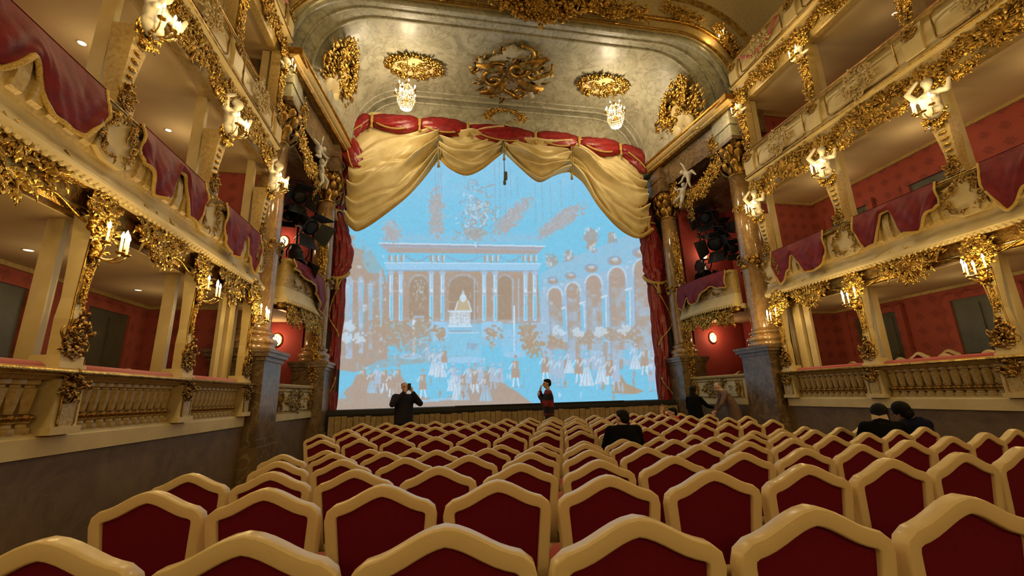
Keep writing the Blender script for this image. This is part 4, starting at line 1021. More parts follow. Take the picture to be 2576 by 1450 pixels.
def loudspeaker(s, px, py, yy, w_, h_, label):
    P = at(px, py, y=yy); P.x -= s*0.05
    root = empty('loudspeaker', (P.x, yy, P.z-h_/2), -s*0.35); tag(root, label, 'loudspeaker', 'black loudspeakers')
    c = 0.04
    poly = [(-w_/2+c,-h_/2),(w_/2-c,-h_/2),(w_/2,-h_/2+c),(w_/2,h_/2-c),(w_/2-c,h_/2),(-w_/2+c,h_/2),(-w_/2,h_/2-c),(-w_/2,-h_/2+c)]
    MB().plate(poly, -0.28, 0.0).xform(frame((0,0,h_/2), (0,-1,0))).build('cabinet', 'black_plastic', root, False)
    MB().plate([(x*0.88, y*0.9) for x, y in poly], 0.0, 0.015).xform(frame((0,0,h_/2), (0,-1,0))).build('grille', 'black_metal', root, False)
    MB().box(-0.03, 0.03, 0.05, 0.4, h_*0.45, h_*0.55).build('wall_bracket', 'black_metal', root, False)
for s, l in ((-1, [((827, 868), .36, .82), ((834, 958), .30, .62)]), (1, [((1683, 862), .36, .82), ((1684, 945), .32, .62)])):
    for i, ((px, py), w_, h_) in enumerate(l):
        loudspeaker(s, px, py, 12.98, w_, h_, 'black loudspeaker cabinet beside the %s red curtain, %s of two' % (SIDE[s], 'upper' if i == 0 else 'lower'))
# recessed box spots: a couple exist, the rest are added to brighten the boxes
LEVEL = {0: 'lowest boxes', 1: 'first gallery', 2: 'second gallery'}
for s in (-1, 1):
    for lv in range(3):
        for i, y in enumerate((7.8, 5.8, 3.8)):
            x = s*7.1
            root = empty('downlight', (x, y, CEIL[lv])); tag(root, 'small recessed ceiling spot in the %s %s, %s bay from the stage' % (SIDE[s], LEVEL[lv], ('first', 'second', 'third')[i]), 'downlight', 'recessed box spots')
            MB().tube([(0.058*math.cos(q*.5236), 0.058*math.sin(q*.5236), -0.004) for q in range(13)], 0.006, 5).build('rim', 'cream', root)
            MB().lathe([(0.0,-0.006),(0.045,-0.006),(0.045,0.0)], 12).build('lens', 'downlight', root)
            point_light('downlight_glow', (-s*0.25, 0, -0.45), BOX_W[lv], 0.12, (1.0, 0.76, 0.46), root)

# ------------------------------------------------------------------ stage draperies
def polyline(pts, u, smooth=True):
    d = [0.0]
    for a, b_ in zip(pts[:-1], pts[1:]): d.append(d[-1]+math.hypot(b_[0]-a[0], b_[1]-a[1]))
    t = u*d[-1]
    for i in range(len(pts)-1):
        if t <= d[i+1]+1e-9:
            k = (t-d[i])/max(1e-9, d[i+1]-d[i])
            if smooth:
                p0 = pts[max(i-1,0)]; p1 = pts[i]; p2 = pts[i+1]; p3 = pts[min(i+2,len(pts)-1)]
                f = lambda a,b_,c,e: 0.5*((2*b_)+(-a+c)*k+(2*a-5*b_+4*c-e)*k*k+(-a+3*b_-3*c+e)*k**3)
                return f(p0[0],p1[0],p2[0],p3[0]), f(p0[1],p1[1],p2[1],p3[1])
            return pts[i][0]+(pts[i+1][0]-pts[i][0])*k, pts[i][1]+(pts[i+1][1]-pts[i][1])*k
    return pts[-1]
YC = 12.98
def world_pts(l, y=YC): return [(at(px, py, y=y).x, at(px, py, y=y).z) for px, py in l]
SW = [
 ([(893,318),(935,285),(1000,292),(1103,302)], [(868,558),(884,578),(906,584),(960,552),(1020,505),(1060,460),(1088,424),(1103,405)], 6, 0.5),
 ([(1103,302),(1180,310),(1265,320)], [(1103,405),(1130,434),(1168,449),(1205,437),(1240,412),(1265,388)], 4, 1.0),
 ([(1265,320),(1350,332),(1432,345)], [(1265,388),(1300,426),(1335,455),(1358,464),(1390,449),(1412,440),(1432,436)], 4, 1.0),
 ([(1432,345),(1500,352),(1560,368),(1612,420)], [(1432,436),(1465,462),(1500,522),(1535,565),(1578,599),(1606,606),(1634,588)], 6, 0.5),
]
root = empty('festoon_curtain', (0, YC, 10.4)); tag(root, 'old gold festoon curtain gathered in four swags across the stage opening', 'curtain')
inv = Matrix.Translation((0, -YC, -10.4))
for i, (T, B, nf, skew) in enumerate(SW):
    Tw, Bw = world_pts(T), world_pts(B)
    R = random.Random(40+i); ph = [R.uniform(0, 6.28) for _ in range(6)]
    # sharp folds: (v at the gather, drift along u, width, depth, where it is strongest, reach)
    ends = [1.0] if i == 0 else [0.0] if i == 3 else [0.0, 1.0]
    RID = []
    for e in ends:
        for q in range(9 if len(ends) == 1 else 6):
            RID.append((0.10+0.86*(q+R.uniform(0.1, 0.9))/(9 if len(ends) == 1 else 6), R.uniform(-0.10, 0.16), R.uniform(0.018, 0.040), R.uniform(0.14, 0.32), e, R.uniform(0.30, 0.75)))
    if len(ends) == 1:
        for q in range(6): RID.append((0.25+0.72*(q+R.uniform(0, 1))/6, R.uniform(-0.2, 0.2), R.uniform(0.016, 0.032), R.uniform(0.12, 0.24), 1-ends[0], R.uniform(0.15, 0.4)))
    def f(u, v, Tw=Tw, Bw=Bw, i=i, ph=ph, RID=RID):
        tx, tz = polyline(Tw, u); bx, bz = polyline(Bw, u)
        h = tz-bz
        g2 = (u if i == 0 else 1-u if i == 3 else abs(2*u-1))
        d = 0.12*math.sin(math.pi*v)*(1-g2**3)+0.03*math.sin(5*v+3*u+ph[0])+0.02*math.sin(11*u+4*v+ph[1])
        for (v0, dr, wd, am, e, reach) in RID:
            du = abs(u-e); vc = v0+dr*du+0.03*math.sin(7*du+v0*20); x = (v-vc)/wd
            d += am*math.exp(-(du/reach)**2)*((math.exp(-x*x) if x < 0 else math.exp(-(x/2.2)**2))-0.75*math.exp(-((x+1.8)/1.0)**2))*min(1.0, h)
        return (tx+(bx-tx)*v, YC-0.05-d, tz+(bz-tz)*v)
    b = MB(); b.grid(f, 80, 110); sw = b.xform(inv).build('swag', 'curtain_gold', root)
    fb = MB()
    def fr(u, v, f=f):
        x, y, z = f(u, 1.0); du = 0.01
        x2, _, z2 = f(min(1, u+du), 1.0); x1, _, z1 = f(max(0, u-du), 1.0)
        tx, tz = x2-x1, z2-z1; L = math.hypot(tx, tz) or 1
        nx, nz = (tz/L, -tx/L)
        if nz > 0: nx, nz = -nx, -nz
        rip = 0.012*math.sin(u*520)
        d = 0.13*(1-v)
        return (x-nx*d*0.9-0*rip, y-0.03-0.03*math.sin(math.pi*v)-rip*0.6, z-nz*d*0.9)
    fb.grid(fr, 240, 3); fb.xform(inv).build('fringe', 'fringe', sw)
    # draw cord and tassel at each gather
    if i < 3:
        x, y, z = f(1.0, 1.0); xt, yt, zt = f(1.0, 0.15)
        c = MB(); c.tube([(xt,YC-0.24,zt),(x-0.01,YC-0.26,z+0.2),(x,YC-0.24,z-0.12)], 0.022, 6); c.tube([(xt+0.05,YC-0.24,zt),(x+0.06,YC-0.26,z+0.2),(x+0.05,YC-0.24,z-0.05)], 0.018, 6)
        c.lathe([(0.012,-0.12),(0.04,-0.16),(0.03,-0.2),(0.05,-0.36)], 8, (x, YC-0.24, z)); c.xform(inv).build('draw_cord', 'fringe', root)

# red valance puffs above
root = empty('valance', (0, 12.8, 10.7)); tag(root, 'crimson silk valance of gathered puffs with gold edging under the marble arch', 'valance')
inv = Matrix.Translation((0, -12.8, -10.7))
ND = [(893,425),(872,345),(935,303),(1056,312),(1178,325),(1347,345),(1457,357),(1562,374),(1622,436)]
for i in range(len(ND)-1):
    a, b_ = ND[i], ND[i+1]; n = 26
    sag = [0,4,4,2,6,4,4,4][i]
    def px(t): return (a[0]+(b_[0]-a[0])*t, a[1]+(b_[1]-a[1])*t+sag*math.sin(math.pi*t))
    if i == 1: 
        def px(t): return (a[0]+(b_[0]-a[0])*t-6*math.sin(math.pi*t), a[1]+(b_[1]-a[1])*t-12*math.sin(math.pi*t))
    if i == 7:
        def px(t): return (a[0]+(b_[0]-a[0])*t+12*math.sin(math.pi*t), a[1]+(b_[1]-a[1])*t-8*math.sin(math.pi*t))
    R = random.Random(60+i); ph = [R.uniform(0, 6.28) for _ in range(5)]; k = 30
    vs = []; C = [at(*px(j/n), y=12.82) for j in range(n+1)]
    for j in range(n+1):
        t = j/n; c = C[j]; tg = (C[min(j+1,n)]-C[max(j-1,0)]).normalized(); side = Vector((0,-1,0)); upv = tg.cross(side).normalized()
        rad = 0.13+0.19*math.sin(math.pi*t)**0.5
        for q in range(k):
            th = 2*math.pi*q/k
            m_ = 1+0.10*math.sin(3*th+5*t+ph[0])+0.09*math.sin(7*th+9*t+ph[1])+0.05*math.sin(12*th-14*t+ph[2])
            vs.append(tuple(c+side*(0.17*math.cos(th)*m_*rad/0.27+0.0)+upv*(rad*math.sin(th)*m_)))
    fs = [(j*k+q, j*k+(q+1)%k, (j+1)*k+(q+1)%k, (j+1)*k+q) for j in range(n) for q in range(k)]
    pf = MB().add(vs, fs).xform(inv).build('puff', 'curtain_red', root)
    e = MB(); e.tube([C[j]+Vector((0,-0.20,-0.27*math.sin(math.pi*j/n)**0.6-0.04)) for j in range(3, n-6)], 0.028, 6); e.xform(inv).build('gold_edging', 'fringe', pf)
    if i:
        p = at(*a, y=12.66); t = MB(); t.lathe([(0.03,0.22),(0.06,0.16),(0.05,0.06),(0.06,-0.02),(0.03,-0.1),(0.055,-0.26)], 8, tuple(p)); t.xform(inv).build('gather_tie', 'fringe', root)

# red side curtains, bound twice, with gold swag ropes
SC = {-1: [((905,415),24),((880,450),30),((858,490),24),((847,533),13),((856,580),20),((862,630),23),((858,672),24),((850,684),22),((850,712),16),((848,780),17),((840,860),17),((834,950),16),((828,1033),16)],
      1: [((1604,452),14),((1606,490),20),((1614,530),22),((1626,564),16),((1636,600),22),((1645,645),26),((1648,685),24),((1648,698),22),((1654,725),20),((1662,800),22),((1668,880),20),((1672,950),18),((1676,1010),17)]}
for s in (-1, 1):
    ce = [at(*p, y=13.10) for p, hw in SC[s]]
    root = empty('side_curtain', (ce[-1].x, 13.10, 1.15)); inv = Matrix.Translation((-ce[-1].x, -13.10, -1.15))
    tag(root, 'crimson stage curtain bound with gold ropes, hanging on the %s of the projected picture' % SIDE[s], 'curtain', 'crimson side curtains')
    cen = [(c.x, c.z, (at(p[0]+hw, p[1], y=13.10).x-c.x)) for c, (p, hw) in zip(ce, SC[s])]
    def at_t(t):
        x = t*(len(cen)-1); i = min(int(x), len(cen)-2); k = x-i; k = k*k*(3-2*k) if False else k
        return tuple(cen[i][q]+(cen[i+1][q]-cen[i][q])*k for q in range(3))
    R = random.Random(70+s); ph = [R.uniform(0, 6.28) for _ in range(4)]
    for (t0, t1, nm) in ((0.0, 3/12, 'upper_gather'), (3/12, 7.3/12, 'middle_gather'), (7.0/12, 1.0, 'hanging_fold')):
        n, k = 40, 64; vs = []
        for j in range(n+1):
            t = t0+(t1-t0)*j/n; x, z, hw = at_t(t); 
            for q in range(k):
                th = 2*math.pi*q/k
                m_ = 1+0.13*math.sin(8*th+ph[0]+2.5*math.sin(4*t*6.28))+0.08*math.sin(15*th+ph[1]+3*t)+0.04*math.sin(5*th+60*t+ph[2])
                vs.append((x+hw*1.02*math.cos(th)*m_, 13.10-0.17*math.sin(th)*m_, z))
        fs = [(j*k+q, j*k+(q+1)%k, (j+1)*k+(q+1)%k, (j+1)*k+q) for j in range(n) for q in range(k)]
        MB().add(vs, fs).xform(inv).build(nm, 'curtain_red', root)
    for t, sag, rr in ((3/12, 0.05, 0.03), (7.15/12, 0.22, 0.055)):
        x, z, hw = at_t(t)
        b = MB(); b.tube([(x+hw*1.25*math.cos(q*.2618), 13.10-0.24*math.sin(q*.2618), z-sag*math.sin(q*.2618)) for q in range(25)], rr, 7); b.xform(inv).build('binding_rope', 'fringe', root)
        b = MB(); b.lathe([(0.02,0.1),(0.06,0.02),(0.04,-0.05),(0.08,-0.3)], 9, (x-s*hw*0.2, 12.85, z-sag-0.05)); b.xform(inv).build('tassel', 'fringe', root)
    for (ta, tb, d) in ((7.6/12, 9.2/12, 1), (9.2/12, 9.9/12, -1), (11.0/12, 12/12, 1), (0.4/12, 2.8/12, -1)):
        b = MB(); pts = []
        for j in range(15):
            q = j/14; x, z, hw = at_t(ta+(tb-ta)*q); pts.append((x-s*hw*d*math.cos(math.pi*q)*0.85, 13.10-0.21, z))
        b.tube(pts, [0.035+0.012*math.sin(j*2.1) for j in range(15)], 6, True, 0.6); b.xform(inv).build('gold_border', 'fringe', root)

P = at(1268, 400, y=12.75); Q = at(1268, 465, y=12.75)
root = empty('hanging_microphone', (P.x, 12.75, Q.z)); tag(root, 'small grey microphone hanging on a cord in the middle of the stage opening', 'microphone')
h = P.z-Q.z
MB().tube([(0,0,0.3),(0,0,h+0.5)], 0.012, 5).build('cord', 'black_metal', root)
b = MB(); b.lathe([(0.03,0.0),(0.05,0.02),(0.05,0.14),(0.03,0.16),(0.03,0.3)], 10); b.build('microphone_body', 'door_green', root)
b = MB(); b.box(-0.02, 0.09, -0.05, 0.03, 0.18, 0.46); b.build('suspension_clamp', 'door_green', root, False)

# ------------------------------------------------------------------ projected picture on the stage gauze
X0, X1, Y0, Y1 = 835, 1690, 370, 1040
IW, IH = X1-X0, Y1-Y0
img = np.zeros((IH, IW, 3)); rg = np.random.RandomState(4)
yy, xx = np.mgrid[0:IH, 0:IW].astype(float); xx += X0; yy += Y0
def vnoise(cell, seed):
    r_ = np.random.RandomState(seed); gx, gy = IW//cell+3, IH//cell+3; g_ = r_.rand(gy, gx)
    fx = (xx-X0)/cell; fy = (yy-Y0)/cell; ix = fx.astype(int); iy = fy.astype(int); fx = fx-ix; fy = fy-iy
    fx = fx*fx*(3-2*fx); fy = fy*fy*(3-2*fy)
    return (g_[iy,ix]*(1-fx)+g_[iy,ix+1]*fx)*(1-fy)+(g_[iy+1,ix]*(1-fx)+g_[iy+1,ix+1]*fx)*fy
NZ = {c: vnoise(c, 10+c) for c in (3, 6, 12, 28, 60)}
fbm = 0.35*NZ[28]+0.3*NZ[12]+0.2*NZ[6]+0.15*NZ[3]
CY = np.array((126,199,231.)); TAN = np.array((178,160,146.)); LAV = np.array((172,192,214.)); WH = np.array((206,226,242.)); DK = np.array((152,166,184.))
PALE = np.array((160,205,236.)); TAN2 = np.array((178,154,128.))
BB = [None]
def window(x0, x1, y0, y1):
    a, b_, c, d = max(0, int(x0-X0)-1), min(IW, int(x1-X0)+2), max(0, int(y0-Y0)-1), min(IH, int(y1-Y0)+2)
    if BB[0] is None: BB[0] = [a, b_, c, d]
    else: BB[0] = [min(BB[0][0], a), max(BB[0][1], b_), min(BB[0][2], c), max(BB[0][3], d)]
    return slice(c, max(c, d)), slice(a, max(a, b_))
def poly_mask(pts):
    sy, sx = window(min(p_[0] for p_ in pts), max(p_[0] for p_ in pts), min(p_[1] for p_ in pts), max(p_[1] for p_ in pts))
    full = np.zeros((IH, IW)); X, Y = xx[sy, sx], yy[sy, sx]; inside = np.zeros(X.shape, bool); n = len(pts)
    for i in range(n):
        x1, y1 = pts[i]; x2, y2 = pts[(i+1) % n]
        if y1 == y2: continue
        c = ((Y >= min(y1,y2)) & (Y < max(y1,y2))); xi = x1+(Y-y1)*(x2-x1)/(y2-y1); inside ^= c & (X < xi)
    full[sy, sx] = inside; return full
def ell_mask(cx, cy, rx, ry, rough=0.0, nz=12):
    e = 1.65 if rough else 1.02
    sy, sx = window(cx-rx*e-2, cx+rx*e+2, cy-ry*e-2, cy+ry*e+2)
    full = np.zeros((IH, IW)); d = ((xx[sy,sx]-cx)/rx)**2+((yy[sy,sx]-cy)/ry)**2
    if rough: d = d+rough*(NZ[nz][sy,sx]-0.5)*2+rough*0.6*(NZ[6][sy,sx]-0.5)*2
    full[sy, sx] = np.clip((1.0-d)*min(rx,ry)/3.0, 0, 1); return full
def put(mask, c, a=1.0):
    bb = BB[0] or [0, IW, 0, IH]; BB[0] = None; sl = (slice(bb[2], bb[3]), slice(bb[0], bb[1]))
    m_ = np.clip(mask[sl]*a, 0, 1)[..., None]; img[sl] = img[sl]*(1-m_)+c*m_
def line(x0, y0, x1, y1, wd, c, a=1.0):
    L = math.hypot(x1-x0, y1-y0) or 1; nx, ny = -(y1-y0)/L*wd/2, (x1-x0)/L*wd/2
    put(poly_mask([(x0+nx,y0+ny),(x1+nx,y1+ny),(x1-nx,y1-ny),(x0-nx,y0-ny)]), c, a)
def speckle(cx, cy, n, sx, sy, rot, sz, cols, a=0.8):
    # loose engraved strokes, each a short bent line
    for i in range(n):
        u, v = rg.normal(0, sx), rg.normal(0, sy); x0 = cx+u*math.cos(rot)-v*math.sin(rot); y0 = cy+u*math.sin(rot)+v*math.cos(rot)
        q = rg.uniform(0, 6.28); L_ = rg.uniform(*sz)*1.5; q2 = q+rg.normal(0, 0.9); w_ = rg.uniform(1.6, 4.2)
        x1, y1 = x0+L_*math.cos(q), y0+L_*math.sin(q)
        line(x0, y0, x1, y1, w_, cols[i % len(cols)], a); line(x1, y1, x1+L_*0.7*math.cos(q2), y1+L_*0.7*math.sin(q2), w_*0.7, cols[i % len(cols)], a)
# sky
img[:] = CY; put((NZ[60]*0.6+NZ[12]*0.4 > 0.0)*np.clip((560-yy)/160, 0, 1)*(0.35+0.5*NZ[28]), PALE)
put(np.clip(1-abs(yy-600)/18, 0, 1)*((xx > 980) & (xx < 1370)), LAV, 0.45)
# left grove of columns
put(poly_mask([(835,560),(880,590),(910,600),(925,610),(940,640),(965,680),(975,720),(975,905),(835,960)])*np.clip(0.55+fbm*0.9, 0, 1), TAN, 1.0)
put(ell_mask(925, 610, 34, 22, 0.5), CY, 0.9); put(ell_mask(940, 655, 24, 40, 0.6), CY, 0.55)
for x0, y0, y1, wd in ((878, 715, 905, 20), (908, 715, 890, 15), (932, 725, 880, 13), (958, 700, 860, 10)):
    put(ell_mask(x0, y0, wd*0.6, 22, 0.3), LAV, 0.9); put(poly_mask([(x0-wd/2,y0),(x0+wd/2,y0),(x0+wd/2-2,y1),(x0-wd/2+2,y1)])*(0.4+0.9*NZ[12]), LAV, 0.9); line(x0+wd*.3, y0, x0+wd*.2, y1-40, 3.5, CY, 0.8)
for i in range(60):
    x0, y0 = rg.uniform(850, 975), rg.uniform(590, 890); put(ell_mask(x0, y0, rg.uniform(2,7), rg.uniform(2,6), 0.5, 3), [WH, LAV, TAN2][i % 3], 0.55)
# right arcade
put(poly_mask([(1360,690),(1420,655),(1500,625),(1580,590),(1640,555),(1690,540),(1690,1000),(1360,900)])*(0.62+0.4*fbm), LAV, 0.95)
put(poly_mask([(1360,690),(1420,655),(1500,625),(1580,590),(1640,555),(1690,540),(1690,640),(1500,690),(1360,730)])*(0.25+0.6*NZ[12]), CY, 0.6)
for (cx, yt, hw, yb) in ((1396, 728, 17, 880), (1441, 716, 17, 885), (1493, 697, 20, 905), (1552, 678, 21, 905), (1618, 658, 24, 920)):
    put(ell_mask(cx, yt+hw, hw+5, hw*1.25+5), WH, 0.6); put(poly_mask([(cx-hw-5,yt+hw),(cx+hw+5,yt+hw),(cx+hw+9,yb),(cx-hw+1,yb)]), LAV, 0.5)
    put(ell_mask(cx, yt+hw, hw, hw*1.25), TAN, 0.95); put(poly_mask([(cx-hw,yt+hw),(cx+hw,yt+hw),(cx+hw+6,yb),(cx-hw+6,yb)])*np.clip(0.5+(0.55-NZ[12])*1.1+(820-yy)/300, 0.15, 1), TAN, 0.95)
    line(cx+hw+5, yt+hw+32, cx+hw+8, yb-40, 6, CY, 0.9); line(cx+hw+11, yt+hw+32, cx+hw+13, yb-60, 2.5, WH, 0.9); line(cx+hw-1, yt+hw+32, cx+hw+16, yt+hw+26, 5, WH, 0.9); line(cx-hw+3, yt+hw, cx-hw+8, yb+20, 3, DK, 0.7)
    ox, oy, rx, ry = cx-6, yt-22, hw*0.95, hw*0.62
    put(ell_mask(ox, oy, rx, ry), DK, 0.8); put(ell_mask(ox+2, oy+3, rx*0.82, ry*0.7), TAN, 0.9); put(ell_mask(ox+1, oy-ry*0.2, rx*0.5, ry*0.4), WH, 0.6)
for (x0, y0, q) in ((1388, 655, 14), (1430, 645, 13), (1488, 595, 20), (1486, 620, 14), (1540, 600, 12)):
    put(ell_mask(x0, y0, q, q*1.2, 0.6), TAN, 0.75)
    for i in range(10): put(ell_mask(x0+rg.uniform(-q,q), y0+rg.uniform(-q,q), rg.uniform(2,5), rg.uniform(3,7), 0.3, 3), WH if i % 2 else DK, 0.7)
for i in range(90):
    x0, y0 = rg.uniform(1365, 1680), rg.uniform(640, 900); put(ell_mask(x0, y0, rg.uniform(2,9), rg.uniform(2,6), 0.5, 3), [WH, TAN, LAV][i % 3], 0.4)
# palace front
put(poly_mask([(952,612),(1372,620),(1352,640),(978,636)]), np.array((172,172,180.))); put(poly_mask([(975,624),(1352,630),(1345,639),(982,636)]), np.array((176,166,160.)))
line(952, 612, 1372, 620, 3, WH); line(962, 617, 1362, 625, 2, DK)
put(poly_mask([(980,638),(1352,642),(1350,662),(984,660)]), CY)
put(poly_mask([(966,661),(1362,664),(1352,682),(974,680)]), PALE); line(966, 661, 1362, 664, 2, WH); line(972, 680, 1354, 682, 2, DK)
for x0 in (982, 997, 1012, 1086, 1100, 1114, 1222, 1236, 1250, 1318, 1332, 1346):
    put(ell_mask(x0, 651, 6, 11, 0.25, 3), TAN, 0.85); line(x0+3, 643, x0+3, 658, 2.5, WH, 0.9)
for x0, x1 in ((1022, 1078), (1124, 1212), (1258, 1310)):
    for i in range(30):
        t = i/29; put(ell_mask(x0+(x1-x0)*t, 645+13*math.sin(math.pi*t), 3, 2.4, 0.4, 3), DK, 0.85)
put(poly_mask([(976,682),(1352,684),(1360,815),(968,815)]), TAN); put(poly_mask([(976,682),(1352,684),(1360,815),(968,815)])*(NZ[28] > 0.5), TAN2, 0.35)
put(poly_mask([(968,800),(1360,800),(1372,870),(960,870)])*(0.5+0.5*NZ[12]), LAV, 0.5)
for cx, hw in ((1054, 24), (1165, 35), (1270, 22)):
    put(ell_mask(cx, 718, hw+3, 30), LAV, 0.4); put(ell_mask(cx, 722, hw, 28)+poly_mask([(cx-hw,722),(cx+hw,722),(cx+hw,805),(cx-hw,805)]), np.array((166,146,126.)), 0.9)
for x0 in (984, 1008, 1085, 1113, 1218, 1246, 1322, 1345):
    put(poly_mask([(x0-8,684),(x0+8,684),(x0+7,812),(x0-7,812)]), np.array((170,165,165.)), 0.8)
    put(poly_mask([(x0-5,690),(x0+5,690),(x0+4,808),(x0-4,808)]), WH); line(x0+1, 745, x0+1, 806, 6, CY, 0.95); line(x0+1, 692, x0+1, 728, 5, PALE, 0.9)
    put(ell_mask(x0, 740, 6, 5, 0.3, 3), LAV); put(ell_mask(x0, 687, 9, 6, 0.3, 3), LAV)
for x0 in (1194, 1290, 1305, 1370): line(x0, 700, x0-1, 812, 4, LAV, 0.7)
for i in range(40):
    x0, y0 = rg.normal(1054, 8), rg.normal(735, 22); put(ell_mask(x0, y0, 2, 4, 0.3, 3), WH, 0.6)
# altar in the middle niche
put(poly_mask([(1152,758),(1166,738),(1180,758),(1184,785),(1146,785)]), np.array((196,180,150.))); line(1152, 758, 1144, 784, 3, WH); line(1178, 758, 1186, 784, 3, WH)
put(ell_mask(1165, 750, 9, 11), WH); put(ell_mask(1165, 738, 4, 9), WH, 0.8); put(poly_mask([(1130,786),(1184,786),(1184,822),(1130,822)])*(0.5+0.5*NZ[3]), WH); line(1127, 784, 1188, 784, 4, WH); line(1128, 822, 1188, 822, 4, WH)
put(poly_mask([(1078,810),(1128,810),(1128,850),(1090,860)]), PALE); put(poly_mask([(1212,810),(1262,810),(1262,830),(1250,855),(1212,850)]), PALE); put(poly_mask([(1315,812),(1360,812),(1372,860),(1320,870)]), LAV, 0.7)
put(poly_mask([(1132,832),(1186,832),(1186,842),(1132,842)]), DK, 0.7)
# ground
put(poly_mask([(835,950),(900,935),(960,905),(1120,890),(1340,890),(1400,905),(1690,930),(1690,1040),(835,1040)]), CY)
put(poly_mask([(835,905),(960,895),(1130,885),(1130,905),(960,925),(835,945)])*(0.3+0.6*NZ[12]), TAN, 0.8)
put(poly_mask([(1128,838),(1206,838),(1212,903),(1122,903)]), np.array((140,200,228.))); put(ell_mask(1188, 870, 18, 12, 0.6, 6), DK, 0.6); line(1128, 838, 1206, 838, 2, WH)
put(ell_mask(1167, 906, 60, 9), PALE); put(ell_mask(1032, 897, 30, 8), PALE); put(ell_mask(1032, 897, 27, 5), LAV, 0.6); put(ell_mask(1294, 893, 32, 8), PALE)
line(1041, 800, 1041, 893, 7, WH); put(poly_mask([(1041,795),(1068,795),(1068,812),(1045,812)]), LAV, 0.8); line(1294, 770, 1294, 885, 4, WH); put(poly_mask([(1262,830),(1330,830),(1330,890),(1262,890)])*(0.3+0.5*NZ[12]), PALE, 0.8)
# engraved hatching: fine broken strokes over walls and arcade
for i in range(420):
    x0 = rg.uniform(850, 1670); y0 = rg.uniform(690, 930); L_ = rg.uniform(5, 18); q = rg.rand() < 0.6
    line(x0, y0, x0+(0 if q else L_), y0+(L_ if q else rg.uniform(-1, 1)), rg.uniform(1.2, 2.6), [WH, DK, LAV, TAN][i % 4], 0.45)
# trees and bushes
for (x0, y0, rx, ry, a) in ((985,835,50,32,.95),(1060,830,30,28,.85),(1105,840,18,16,1),(1240,840,20,18,1),(1240,868,7,14,1),(1330,845,26,28,1),(1345,875,20,22,.9),(1020,860,60,30,.6),(930,840,40,30,.5),(1395,860,26,16,.9),(1470,850,26,16,.8),(1530,840,22,16,.8),(1585,845,26,20,.9)):
    put(ell_mask(x0, y0, rx, ry, 0.9, 6), TAN2 if a > .7 else TAN, a*0.8); put(ell_mask(x0, y0, rx*0.8, ry*0.8, 0.9, 3), TAN2 if a > .7 else TAN, a*0.5)
    speckle(x0, y0, 9, rx*0.45, ry*0.45, 0, (2, 5), [WH, TAN, LAV], 0.4)
for (x0, y0) in ((1406,835),(1455,838),(1510,835),(1570,830),(870,850),(905,850),(880,820)):
    put(ell_mask(x0, y0, 16, 13, 0.7, 6), WH, 0.7)
for x0 in (1385, 1420, 1450, 1480, 1520, 1560, 1600): put(poly_mask([(x0-3,860),(x0+9,862),(x0+7,930),(x0-1,930)]), TAN, 0.8)
for i in range(14): x0 = rg.uniform(1370, 1660); put(poly_mask([(x0,880),(x0+18,882),(x0+18,905),(x0,903)]), CY if i % 2 else PALE, 0.7)
# foreground shade and people
put(poly_mask([(835,1000),(860,992),(890,960),(905,938),(925,945),(945,935),(1000,955),(1030,985),(1100,1012),(1145,992),(1160,945),(1215,930),(1255,950),(1290,985),(1330,1012),(1345,1022),(1300,1040),(835,1040)]), TAN, 0.95)
put(poly_mask([(1540,930),(1560,940),(1575,965),(1620,985),(1600,992),(1540,990)]), TAN2, 0.95)
put(poly_mask([(846,930),(893,937),(885,970),(848,990)]), CY, 0.9); put(poly_mask([(835,990),(862,985),(872,1003),(848,1005)]), CY, 0.8)
def figure(x0, y0, h_, dark, dress):
    c = TAN if dark else LAV; k_ = h_/60
    put(ell_mask(x0, y0-h_*0.92, 3.6*k_, 4.6*k_), c); put(ell_mask(x0-1, y0-h_*0.90, 1.6*k_, 2.5*k_), WH, 0.8); put(ell_mask(x0, y0-h_*0.97, 4.5*k_, 1.8*k_), DK, 0.5)
    put(poly_mask([(x0-6*k_,y0-h_*0.80),(x0+6*k_,y0-h_*0.80),(x0+5*k_,y0-h_*0.48),(x0-5*k_,y0-h_*0.48)]), c); put(ell_mask(x0-2*k_, y0-h_*0.68, 2.5*k_, 7*k_, 0.4, 3), WH, 0.7)
    if dress:
        put(poly_mask([(x0-4*k_,y0-h_*0.52),(x0+4*k_,y0-h_*0.52),(x0+13*k_,y0),(x0-13*k_,y0)]), WH if not dark else PALE, 0.9)
        for q in (-5, 0, 6): line(x0+q*0.4*k_, y0-h_*0.5, x0+q*1.5*k_, y0, 1.8*k_, LAV if not dark else TAN, 0.8)
    else:
        put(poly_mask([(x0-7*k_,y0-h_*0.55),(x0+7*k_,y0-h_*0.55),(x0+8*k_,y0-h_*0.28),(x0-8*k_,y0-h_*0.28)]), c)
        line(x0-3*k_, y0-h_*0.3, x0-5*k_, y0, 3*k_, WH if dark else c); line(x0+3*k_, y0-h_*0.3, x0+6*k_, y0, 3*k_, WH if dark else c)
        line(x0-6*k_, y0, x0+16*k_, y0-2*k_, 2*k_, DK, 0.6)
    line(x0-5*k_, y0-h_*0.74, x0-12*k_, y0-h_*0.55, 3*k_, WH, 0.7)
